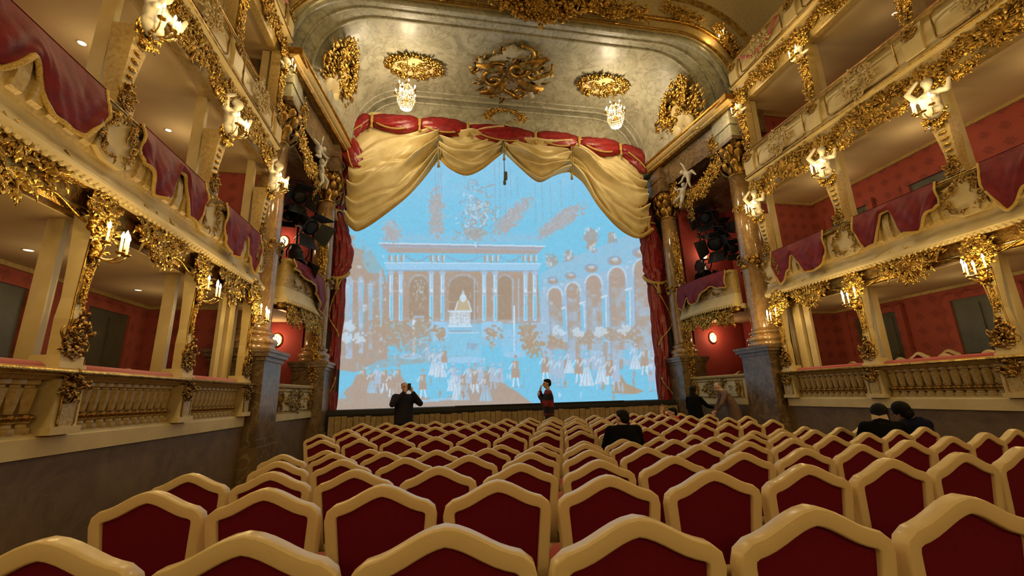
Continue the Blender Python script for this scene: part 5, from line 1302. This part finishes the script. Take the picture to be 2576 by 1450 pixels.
for (x0, y0, h_, dk_, dr) in ((915,985,60,1,0),(935,990,55,1,1),(950,985,60,0,0),(968,985,58,1,0),(985,1000,62,1,0),(1002,985,60,1,0),
        (1064,1003,66,1,0),(1076,915,46,0,0),(1092,945,62,0,1),(1108,950,66,0,1),(1118,930,52,1,0),
        (1140,985,66,0,1),(1152,1008,70,0,1),(1166,1008,62,1,1),(1180,985,64,0,0),(1196,990,66,1,0),(1210,980,62,0,0),(1222,1010,66,1,1),(1240,980,60,0,0),(1258,985,64,0,0),(1297,975,72,1,0),
        (1372,960,68,1,0),(1390,965,66,0,0),(1410,975,74,0,0),(1432,940,56,0,1),(1456,965,70,1,0),(1476,972,78,0,1),(1498,950,62,0,0),(1514,968,76,0,1),(1535,970,70,1,0),(1550,985,74,0,0),(1598,930,60,0,1),(1622,945,70,1,0),(1642,985,80,0,0)):
    figure(x0, y0, h_*1.15, dk_, dr)
for i in range(46):
    x0 = rg.uniform(870, 1300) if i % 3 else rg.uniform(1375, 1655); y0 = rg.uniform(930, 1000); put(ell_mask(x0, y0, rg.uniform(2, 5), rg.uniform(5, 16), 0.5, 3), [WH, LAV, TAN, TAN2][i % 4], 0.75)
put(ell_mask(905, 985, 20, 45, 0.15), TAN, 0.9); put(ell_mask(1005, 985, 16, 44, 0.15), TAN, 0.8); put(poly_mask([(1255,960),(1300,985),(1345,1020),(1240,1030)]), TAN, 0.95)
line(1318, 945, 1316, 980, 1.5, DK, 0.8); line(1532, 996, 1580, 994, 1.5, DK, 0.6); line(1040, 1012, 1140, 1003, 6, PALE, 0.8)
put(np.clip((yy-1012)/10, 0, 1)*((xx < 1180)), TAN, 0.9)
# sky figures and chandeliers with their cords
speckle(1190, 545, 190, 17, 40, 0.15, (2, 9), [TAN, LAV, WH, DK], 0.75); speckle(1225, 530, 30, 14, 16, 0, (3, 9), [TAN, WH, TAN], 0.7); speckle(1175, 470, 14, 12, 14, 0.3, (2, 6), [LAV, DK], 0.6)
put(ell_mask(1195, 590, 40, 16, 0.6), TAN, 0.6)
for (cx, cy, rx, ry, rot) in ((1097, 540, 20, 66, 0.0), (1290, 545, 22, 64, 0.75), (1408, 558, 20, 76, 1.0), (985, 585, 24, 28, 0.2)):
    c_, s_ = math.cos(rot), math.sin(rot); du = (xx-cx)*c_+(yy-cy)*s_; dv = -(xx-cx)*s_+(yy-cy)*c_
    d = (du/rx)**2+(dv/ry)**2+1.3*(NZ[6]-0.5)+0.9*(NZ[3]-0.5); put(np.clip((1-d)*3, 0, 1), np.array((182,170,168.)), 0.85)
    for i in range(26):
        u, v = rg.normal(0, rx*0.6), rg.normal(0, ry*0.5); x0, y0 = cx+u*c_-v*s_, cy+u*s_+v*c_
        put(ell_mask(x0, y0, 1.6, 1.6), WH, 0.8); line(x0+rg.uniform(-rx,rx), y0, x0+rg.uniform(-2,2), y0-rg.uniform(8,16), 1.6, LAV, 0.6)
for (x0, y0, y1) in ((1094,400,490),(1102,400,490),(1108,400,490),(1244,400,560),(1256,400,580),(1270,400,560),(1283,420,500),(1300,440,495),(1346,460,568),(1363,460,560),(1384,460,545),(1410,450,525),(1440,465,505)):
    line(x0, y0, x0+3, y1, 1.6, DK, 0.7)
img = img*(0.975+0.05*NZ[3][..., None])
bl = img.copy(); bl[1:-1,1:-1] = (img[1:-1,1:-1]*2+img[:-2,1:-1]+img[2:,1:-1]+img[1:-1,:-2]+img[1:-1,2:])/6; img = bl
img = np.clip(img, 0, 255)/255.0
lin = np.where(img <= 0.04045, img/12.92, ((img+0.055)/1.055)**2.4)
# put the picture on a real flat screen standing on the stage
NXs, NZs = 560, 480
SX0, SX1, SZB, SZT, SY = -5.08, 5.08, 1.155, 10.1, 13.5
gx = np.linspace(SX0, SX1, NXs+1); gz = np.linspace(SZB, SZT, NZs+1); GX, GZ = np.meshgrid(gx, gz)
Pw = np.stack([GX, np.full_like(GX, SY), GZ], -1).reshape(-1, 3)
v_ = Pw-np.array(CAM); d_ = v_@np.array(fw); pxs = 1288+F_PX*(v_@np.array(rt))/d_; pys = 725-F_PX*(v_@np.array(up))/d_
ix = np.clip(pxs-X0, 0, IW-1.01); iy = np.clip(pys-Y0, 0, IH-1.01); jx = ix.astype(int); jy = iy.astype(int); fx = (ix-jx)[:, None]; fy = (iy-jy)[:, None]
colr = (lin[jy,jx]*(1-fx)+lin[jy,jx+1]*fx)*(1-fy)+(lin[jy+1,jx]*(1-fx)+lin[jy+1,jx+1]*fx)*fy
o = Vector((0, SY, SZB)); Pl = Pw-np.array(o)
idx = np.arange((NXs+1)*(NZs+1)).reshape(NZs+1, NXs+1)
fq = np.stack([idx[:-1,:-1], idx[:-1,1:], idx[1:,1:], idx[1:,:-1]], -1).reshape(-1, 4)
me = bpy.data.meshes.new('picture'); me.vertices.add(len(Pl)); me.vertices.foreach_set('co', Pl.astype(np.float32).ravel())
me.loops.add(fq.size); me.loops.foreach_set('vertex_index', fq.astype(np.int32).ravel()); me.polygons.add(len(fq))
me.polygons.foreach_set('loop_start', np.arange(0, fq.size, 4, dtype=np.int32)); me.update(calc_edges=True)
ca = me.color_attributes.new('print', 'FLOAT_COLOR', 'POINT'); ca.data.foreach_set('color', np.concatenate([colr, np.ones((len(colr), 1))], 1).astype(np.float32).ravel())
m = bpy.data.materials.new('projected_picture'); m.use_nodes = True; nt = m.node_tree; bs = nt.nodes['Principled BSDF']
an = nt.nodes.new('ShaderNodeVertexColor'); an.layer_name = 'print'
bs.inputs['Base Color'].default_value = (0.02, 0.02, 0.02, 1); bs.inputs['Roughness'].default_value = 0.9; bs.inputs['Specular IOR Level'].default_value = 0.0
nt.links.new(an.outputs['Color'], bs.inputs['Emission Color']); bs.inputs['Emission Strength'].default_value = 0.97
me.materials.append(m)
root = empty('projection_screen', o); tag(root, 'stage-wide screen showing a pale blue and tan projected court festival engraving', 'screen')
pic = bpy.data.objects.new('picture', me); COL.objects.link(pic); pic.parent = root
MB().box(SX0-0.02, SX1+0.02, 0.01, 0.05, -0.005, SZT-SZB).build('backing', 'stage_black', root, False)
MB().box(SX0-0.02, SX1+0.02, -0.03, 0.06, -0.03, 0.0).build('bottom_batten', 'stage_black', root, False)

# ------------------------------------------------------------------ auditorium chairs
TILT = 0.10
def tilt(p):   # recline the back about the seat line
    x, y, z = p
    return (x, y-(z-0.42)*TILT, z)
def chair_meshes():
    W, zs, za = 0.232, 0.795, 0.872
    pts = [(-0.205, 0.40), (-0.215, 0.55), (-0.228, 0.70), (-W, zs-0.045), (-W+0.006, zs-0.018), (-W+0.028, zs-0.002)]
    n = 14
    for i in range(1, n):
        x = (-W+0.028)+(2*(W-0.028))*i/n; t = abs(x)/(W-0.028)
        bell = 0.5+0.5*math.cos(math.pi*t); lin_ = 1-t
        pts.append((x, zs+(za-zs)*(0.72*bell+0.28*lin_)))
    pts += [(-x, z) for x, z in reversed(pts[:6])]
    N = len(pts); vs = []
    q_ = [(0.0275,-0.019),(0.0262,-0.0245),(0.0228,-0.0280),(0.0200,-0.0288)]
    sec = [(-a, b_) for a, b_ in q_]+[(a, b_) for a, b_ in reversed(q_)]+[(a, -b_) for a, b_ in q_]+[(-a, -b_) for a, b_ in reversed(q_)]
    for i, (x, z) in enumerate(pts):
        tx, tz = pts[min(i+1,N-1)][0]-pts[max(i-1,0)][0], pts[min(i+1,N-1)][1]-pts[max(i-1,0)][1]; L = math.hypot(tx, tz); nx, nz = -tz/L, tx/L
        for d, y in sec: vs.append(tilt((x+nx*d, -0.23+y, z+nz*d)))
    k = len(sec)
    fs = [(i*k+q, i*k+(q+1)%k, (i+1)*k+(q+1)%k, (i+1)*k+q) for i in range(N-1) for q in range(k)]+[tuple(range(k-1,-1,-1)), tuple((N-1)*k+q for q in range(k))]
    fr = MB().add(vs, fs); fr.add([tilt(p) for p in ((-0.20,-0.25,0.40),(0.20,-0.25,0.40),(0.20,-0.21,0.40),(-0.20,-0.21,0.40),(-0.20,-0.25,0.45),(0.20,-0.25,0.45),(0.20,-0.21,0.45),(-0.20,-0.21,0.45))], [(0,3,2,1),(4,5,6,7),(0,1,5,4),(1,2,6,5),(2,3,7,6),(3,0,4,7)])
    out = {'back_frame': fr.mesh('back_frame', 'chair_paint')}
    # upholstered panel inside the frame, slightly pillowed on the sitter's side
    inner = [(x*0.90, 0.43+(z-0.43)*0.965) for x, z in pts if z > 0.43]; inner = [(-0.19, 0.43)]+inner+[(0.19, 0.43)]
    m_ = len(inner); vs = [tilt((x, -0.240, z)) for x, z in inner]+[tilt((x, -0.205, z)) for x, z in inner]
    b = MB().add(vs, [(i, (i+1)%m_, m_+(i+1)%m_, m_+i) for i in range(m_)]+[tuple(range(m_-1,-1,-1))])
    c0 = len(b.V); b.V.append(tilt((0, -0.165, 0.62))); b.F += [(m_+i, m_+(i+1)%m_, c0) for i in range(m_)]
    out['back_panel'] = b.mesh('back_panel', 'chair_fabric', False)
    b = MB()
    def seat(u, v):
        a = (u-0.5)*2; c = (v-0.5)*2; e = (1-abs(a)**6)*(1-abs(c)**6)
        return (a*(0.225+0.015*v), -0.20+0.43*v, 0.425+0.055*max(0, e)**0.4)
    b.grid(seat, 10, 10); out['seat'] = b.mesh('seat', 'chair_seat')
    b = MB(); b.box(-0.215, 0.215, -0.22, -0.18, 0.37, 0.43).box(-0.235, 0.235, 0.20, 0.235, 0.37, 0.43).box(-0.23, -0.20, -0.2, 0.22, 0.37, 0.43).box(0.20, 0.23, -0.2, 0.22, 0.37, 0.43)
    out['seat_frame'] = b.mesh('seat_frame', 'chair_paint', False)
    b = MB(); b.tube([(0,0,0),(0,0.02,0.2),(0,0.0,0.38)], [0.014,0.018,0.024], 8); out['front_leg'] = b.mesh('leg', 'chair_paint')
    b = MB(); b.tube([(0,-0.05,0),(0,-0.01,0.2),(0,0.0,0.42)], [0.015,0.019,0.022], 8); out['rear_leg'] = b.mesh('leg', 'chair_paint')
    return out
CM = chair_meshes()
def chair(name, label, group, loc, rotz=0.0):
    root = empty(name, loc, rotz); tag(root, label, 'chair', group)
    inst('back_frame', CM['back_frame'], root); inst('back_panel', CM['back_panel'], root)
    inst('seat', CM['seat'], root); inst('seat_frame', CM['seat_frame'], root)
    for sx in (-1, 1):
        inst('leg', CM['front_leg'], root, Matrix.Translation((sx*0.205, 0.205, 0))); inst('leg', CM['rear_leg'], root, Matrix.Translation((sx*0.20, -0.225, 0)))
    return root
ORD = ['first','second','third','fourth','fifth','sixth','seventh','eighth','ninth','tenth','eleventh','twelfth','thirteenth','fourteenth','fifteenth','sixteenth']
ROWY = [1.24, 2.15, 3.01, 3.96, 4.88, 5.71, 6.62, 7.54, 8.49, 9.27, 10.25]
PITCH_X, CURVE, XC0 = 0.54, 0.035, -0.35
def row_pos(k, x):
    y = ROWY[k]+CURVE*(x-XC0)**2+0.27
    return (x, y, floor_z(ROWY[k])), -math.atan(2*CURVE*(x-XC0))*-1.0
for k in range(11):
    n = 15 if k % 2 == 0 else (16 if k == 7 else 14)
    for j in range(n):
        x = (j-(n-1)/2)*PITCH_X-0.08
        loc, rz = row_pos(k, x)
        if abs(to_px((loc[0], loc[1], 0.8))[0]-1288) > 1600: continue
        chair('auditorium_chair', 'cream-framed chair with dark red back, %s row from the stage, %s from the left' % (ORD[10-k], ORD[j]),
              'auditorium chairs', loc, rz*0.6)
# chairs inside the boxes, seen over the balustrades
BX = {1: [((2270,893),6.5),((2345,886),7.15),((2335,905),6.35),((2440,893),6.35),((2225,908),6.4),((2110,920),6.35),((2155,915),6.4)], -1: [((222,915),6.35),((322,931),6.35),((384,935),6.35)]}
for s, l in BX.items():
    for i, ((px, py), a) in enumerate(l):
        p = at(px, py, x=s*a); root = chair('box_chair', 'cream-framed red chair showing its top over the %s box balustrade, %s from the stage' % (SIDE[s], ORD[len(l)-1-i]), 'chairs in the boxes', (s*a, p.y, max(FLOORS[0], p.z-0.86)), s*1.2)
p = at(1838, 925, y=11.6); chair('box_chair', 'small red chair half hidden behind the right proscenium box parapet', 'chairs in the boxes', (p.x, 11.6, 0.98+0.04), 0.3)

# ------------------------------------------------------------------ people
def hand(wr, d, nrm, sd, curl=0.5, sz=1.0):
    """palm, four fingers and a thumb rooted at a wrist"""
    wr, d, nrm = Vector(wr), Vector(d).normalized(), Vector(nrm); nrm = (nrm-d*nrm.dot(d)).normalized(); t = d.cross(nrm)*sd
    S = []; pc = wr+d*0.05*sz
    S.append(('cap', wr, 0.026*sz, wr+d*0.03*sz, 0.028*sz))
    for k in (-1.5, -0.5, 0.5, 1.5): S.append(('cap', wr+d*0.02*sz+t*0.012*k*sz, 0.015*sz, wr+d*0.085*sz+t*0.019*k*sz, 0.012*sz))
    for k, L in ((-1.5, 0.058), (-0.5, 0.076), (0.5, 0.080), (1.5, 0.070)):
        a = wr+d*0.088*sz+t*0.020*k*sz; b_ = a+(d*math.cos(curl)+nrm*math.sin(curl))*L*0.5*sz; c = b_+(d*math.cos(curl*2.1)+nrm*math.sin(curl*2.1))*L*0.5*sz
        S += [('cap', a, 0.0095*sz, b_, 0.009*sz), ('cap', b_, 0.009*sz, c, 0.0078*sz)]
    a = wr+d*0.03*sz+t*0.030*sz; b_ = a+(d*0.7+t*0.6+nrm*0.35)*0.038*sz; c = b_+(d*0.9+nrm*0.4)*0.032*sz
    S += [('cap', a, 0.012*sz, b_, 0.0105*sz), ('cap', b_, 0.0105*sz, c, 0.009*sz)]
    return S
def head_shapes(c, R):
    def L(v): return c+R@Vector(v)
    return [('ell', L((0,-0.01,0.02)), (0.076,0.094,0.098), R), ('ell', L((0,0.028,-0.045)), (0.058,0.062,0.068), R), ('ell', L((0,0.03,-0.085)), (0.036,0.044,0.028), R),
            ('cap', L((0,0.088,0.012)), 0.010, L((0,0.108,-0.028)), 0.015), ('ell', L((0,0.082,-0.062)), (0.026,0.012,0.010), R), ('ell', L((0,0.078,0.025)), (0.052,0.016,0.010), R),
            ('ell', L((0.076,-0.005,-0.005)), (0.012,0.020,0.030), R), ('ell', L((-0.076,-0.005,-0.005)), (0.012,0.020,0.030), R)]
def person(label, loc, rotz, P):
    """P: joints in the body's own frame (facing +y), metres"""
    root = empty('person', loc, rotz); tag(root, label, 'person'); root.scale = (P.get('k', 1.0),)*3
    hc = Vector(P['head']); HR = Matrix.Rotation(P.get('hturn', 0), 3, 'Z') @ Matrix.Rotation(P.get('hnod', 0), 3, 'X') @ Matrix.Rotation(P.get('hroll', 0), 3, 'Y')
    S = head_shapes(hc, HR); nb = Vector(P['neck'])
    S.append(('cap', nb, 0.058, hc+HR@Vector((0,-0.012,-0.05)), 0.052))
    for q in ('l', 'r'):
        sh, el, wr = (Vector(P[j+q]) for j in ('sh', 'el', 'wr'))
        S.append(('cap', el.lerp(wr, 0.75), 0.030, wr, 0.026)); S += hand(wr, P.get('hd'+q, wr-el), P.get('hn'+q, (0,0.3,-1)), 1 if q == 'l' else -1, P.get('curl', 0.5))
    bd = inst('body', blob_mesh('body', S, P.get('skin', 'skin'), 0.0075, 3), root)
    for e in (-1, 1): MB().ball(hc+HR@Vector((0.030*e, 0.083, 0.008)), (0.013,0.007,0.008), 8, 5, HR).build('eye', 'hair_black', root)
    hs = []
    for v, r_ in P['hair']: hs.append(('ell', hc+HR@Vector(v), r_, HR))
    if hs: inst('hair', blob_mesh('hair', hs, P.get('hairmat', 'hair_black'), 0.011, 3), root)
    # garment for trunk and arms
    hip = Vector(P['hip']); G = []
    tr = P['trunk']; G.append(('loft', [(Vector(c), rx, ry) for c, rx, ry in tr]))
    for c, rx, ry in tr[1:-1]: pass
    for q in ('l', 'r'):
        sh, el, wr = (Vector(P[j+q]) for j in ('sh', 'el', 'wr')); f_ = P.get('fat', 1.0)
        G += [('cap', sh, 0.075*f_, el, 0.058*f_), ('cap', el, 0.057*f_, el.lerp(wr, 0.90), 0.042*f_), ('cap', nb-Vector((0,0,0.05)), 0.07, sh, 0.072*f_)]
    G += P.get('extra', [])
    inst(P.get('gname', 'jacket'), blob_mesh('garment', G, P['gmat'], 0.017, 5), root)
    T = [('ell', hip, (0.165, 0.125, 0.13))]
    for q in ('l', 'r'):
        kn, an = Vector(P['kn'+q]), Vector(P['an'+q]); h_ = hip+Vector((0.085 if kn.x > hip.x else -0.085, 0, -0.03))
        T += [('cap', h_, 0.095, kn, 0.066), ('cap', kn, 0.066, an, 0.048)]
    inst('trousers', blob_mesh('trousers', T, P.get('tmat', 'trousers_dark'), 0.018, 4), root)
    for q in ('l', 'r'):
        an = Vector(P['an'+q]); sh = MB(); sh.ball(an+Vector((0,0.06,-0.035)), (0.048,0.135,0.045), 12, 7); sh.ball(an+Vector((0,-0.02,-0.02)), (0.045,0.06,0.06), 10, 6); sh.build('shoe', 'black_plastic', root)
    return root
STAND = dict(hip=(0,0,0.93), knl=(-0.11,0.02,0.50), anl=(-0.12,0,0.085), knr=(0.11,0.02,0.50), anr=(0.12,0,0.085), neck=(0,0,1.47), head=(0,0.02,1.655))
SHORT = [((0,-0.022,0.045), (0.082,0.096,0.082)), ((0,-0.055,0.0), (0.078,0.062,0.075)), ((0,0.035,0.085), (0.062,0.05,0.032))]
# man photographing the hall
p = at(1018, 963, y=11.0)
person('man in a dark padded jacket photographing the hall, standing before the screen', (p.x, 11.0, 0), math.pi+0.35, dict(STAND,
    k=p.z/1.765, shl=(-0.21,0,1.42), ell=(-0.33,0.20,1.27), wrl=(-0.10,0.30,1.54), shr=(0.21,0,1.42), elr=(0.33,0.20,1.27), wrr=(0.08,0.31,1.54), hdl=(0.35,0.1,0.9), hdr=(-0.35,0.1,0.9), hnl=(0.3,-1,0), hnr=(-0.3,-1,0), curl=0.7,
    trunk=[((0,0,0.80),0.225,0.155),((0,0,0.95),0.225,0.165),((0,0,1.15),0.225,0.165),((0,0,1.32),0.225,0.150),((0,0,1.43),0.19,0.12),((0,0,1.50),0.10,0.085)], fat=1.25,
    hair=[((0,-0.05,0.05), (0.079,0.07,0.06))], hairmat='hair_grey', gmat='jacket_navy', tmat='trousers_green'))
ph = Vector((p.x, 11.0, 0))+Matrix.Rotation(math.pi+0.35, 3, 'Z')@(Vector((-0.01,0.345,1.66))*(p.z/1.765))
o = MB().box(-0.04, 0.04, -0.005, 0.005, -0.075, 0.075).build('smartphone', 'black_plastic', smooth=False, loc=ph, rotz=0.35); tag(o, 'dark smartphone held up by the man in the padded jacket', 'phone')
p = at(1377, 954, y=11.2)
person('man in a dark red and black striped jumper standing in profile before the screen', (p.x, 11.2, 0), math.pi/2-0.1, dict(STAND,
    k=p.z/1.775, shl=(-0.18,0,1.42), ell=(-0.22,0.10,1.13), wrl=(-0.10,0.26,1.36), shr=(0.18,0,1.42), elr=(0.20,0.12,1.15), wrr=(0.05,0.19,1.50), hdr=(-0.2,-0.1,1), hdl=(0.3,0.1,1), hnr=(0,-1,0.2), hnl=(0,-1,0), curl=0.6,
    trunk=[((0,0,0.86),0.175,0.135),((0,0,1.0),0.175,0.14),((0,0,1.15),0.18,0.14),((0,0,1.32),0.19,0.135),((0,0,1.43),0.16,0.105),((0,0,1.50),0.09,0.08)],
    hair=SHORT, gmat='jumper_stripe', gname='striped_jumper'))
# woman in a long black coat with an outstretched arm
p = at(1742, 976, y=10.9)
person('person in a long black coat with dark hair, reaching towards the proscenium box', (p.x, 10.9, 0), -0.9, dict(STAND,
    k=p.z/1.735, shl=(-0.18,0,1.40), ell=(-0.24,0.05,1.12), wrl=(-0.2,0.16,0.92), shr=(0.18,0,1.40), elr=(0.34,0.14,1.16), wrr=(0.52,0.28,1.10), curl=0.4,
    trunk=[((0,0,0.45),0.27,0.21),((0,0,0.7),0.25,0.19),((0,0,1.0),0.22,0.16),((0,0,1.25),0.20,0.145),((0,0,1.42),0.17,0.115),((0,0,1.52),0.10,0.09)],
    hair=[((0,-0.03,0.03), (0.098,0.112,0.112)), ((0,-0.075,-0.09), (0.095,0.065,0.13)), ((0,-0.09,-0.2), (0.09,0.055,0.12))], gmat='coat_black', gname='long_coat', skin='skin_shade'))
# man in a brown coat bending forward beside the pedestal
p = at(1828, 967, y=10.3)
person('man in a brown coat bending forward in front of the right proscenium box', (p.x+0.06, 10.3, 0), 1.15, dict(STAND,
    k=0.97, hip=(0,0,0.92), neck=(0,0.20,1.40), head=(0,0.28,1.53), hnod=-0.5, shl=(-0.19,0.16,1.34), ell=(-0.24,0.30,1.08), wrl=(-0.16,0.42,0.92), shr=(0.19,0.16,1.34), elr=(0.24,0.28,1.08), wrr=(0.16,0.42,0.90),
    trunk=[((0,-0.06,0.55),0.22,0.17),((0,-0.05,0.80),0.21,0.17),((0,-0.02,1.0),0.205,0.16),((0,0.07,1.20),0.205,0.15),((0,0.15,1.34),0.18,0.13),((0,0.2,1.43),0.10,0.09)],
    hair=[((0,-0.04,0.03), (0.079,0.082,0.075))], hairmat='hair_grey', gmat='coat_brown', gname='coat', tmat='coat_brown'))
SIT = dict(hip=(0,-0.02,0.56), knl=(-0.12,0.42,0.52), anl=(-0.12,0.44,0.085), knr=(0.12,0.42,0.52), anr=(0.12,0.44,0.085))
def seated(label, px, py, yy, extra, rotz=0.0, hd=1.265):
    p = at(px, py, y=yy); base = dict(SIT, neck=(0,-0.03,1.06), head=(0,0.0,1.16), shl=(-0.19,-0.03,1.0), ell=(-0.27,0.06,0.74), wrl=(-0.10,0.25,0.66), shr=(0.19,-0.03,1.0), elr=(0.27,0.06,0.74), wrr=(0.10,0.25,0.66),
        trunk=[((0,-0.03,0.50),0.20,0.15),((0,-0.04,0.65),0.205,0.155),((0,-0.05,0.85),0.215,0.15),((0,-0.04,0.99),0.18,0.12),((0,-0.03,1.08),0.085,0.08)], hair=SHORT, gmat='coat_black')
    base.update(extra); z0 = p.z-hd
    return person(label, (p.x, yy, z0), rotz, base)
seated('man with short dark hair in a black jumper seated among the chairs, seen from behind', 1563, 1034, 6.02, dict(hturn=0.5, gmat='coat_black'), -0.1)
seated('person with dark hair and a white bow leaning close to a companion', 2207, 1020, 4.85, dict(hroll=0.15, head=(0.0,0.02,1.15), hnod=-0.3,
    hair=[((0,-0.03,0.03), (0.096,0.108,0.108)), ((0,-0.05,-0.06), (0.092,0.080,0.10)), ((0,-0.06,-0.14), (0.07,0.055,0.08))], gmat='coat_black', skin='skin_shade'), -0.5)
p = at(2213, 1050, y=4.87); p = p+(CAM-p).normalized()*0.17
bw = empty('hair_bow', p); tag(bw, 'white ribbon bow in the dark hair of the seated person on the right', 'hair bow')
for e in (-1, 1):
    b = MB(); b.add([(0,0,-0.012),(0,0,0.012),(e*0.075,-0.01,0.034),(e*0.085,0.0,-0.034),(0,0.03,-0.012),(0,0.03,0.012),(e*0.075,0.02,0.034),(e*0.085,0.03,-0.034)], [(0,1,2,3),(4,7,6,5),(0,3,7,4),(1,5,6,2),(2,6,7,3)]); b.build('bow_loop', 'white_cloth', bw, False, None, -0.82)
seated('person with dark hair in a navy coat bending towards the companion with the bow', 2284, 1013, 5.0, dict(hroll=-0.45, head=(-0.13,0.03,1.15), neck=(-0.06,-0.02,1.05), hnod=-0.3, gmat='jumper_navy',
    hair=[((0,-0.03,0.035), (0.096,0.11,0.105)), ((0,-0.055,-0.03), (0.09,0.075,0.085))], skin='skin_shade', shl=(-0.22,-0.03,0.98), shr=(0.20,-0.03,0.97)), 0.1)
seated('person near the stage with a hand raised, red sleeve showing above the chairs', 1690, 1024, 9.75, dict(gmat='scarf_red', elr=(0.26,0.16,1.0), wrr=(0.12,0.2,1.22), hdr=(-0.1,0,1), hnr=(-1,0,0), ell=(-0.25,0.14,0.98), wrl=(-0.08,0.24,1.12), hdl=(0.2,0,1), hair=SHORT), 1.2, 1.30)
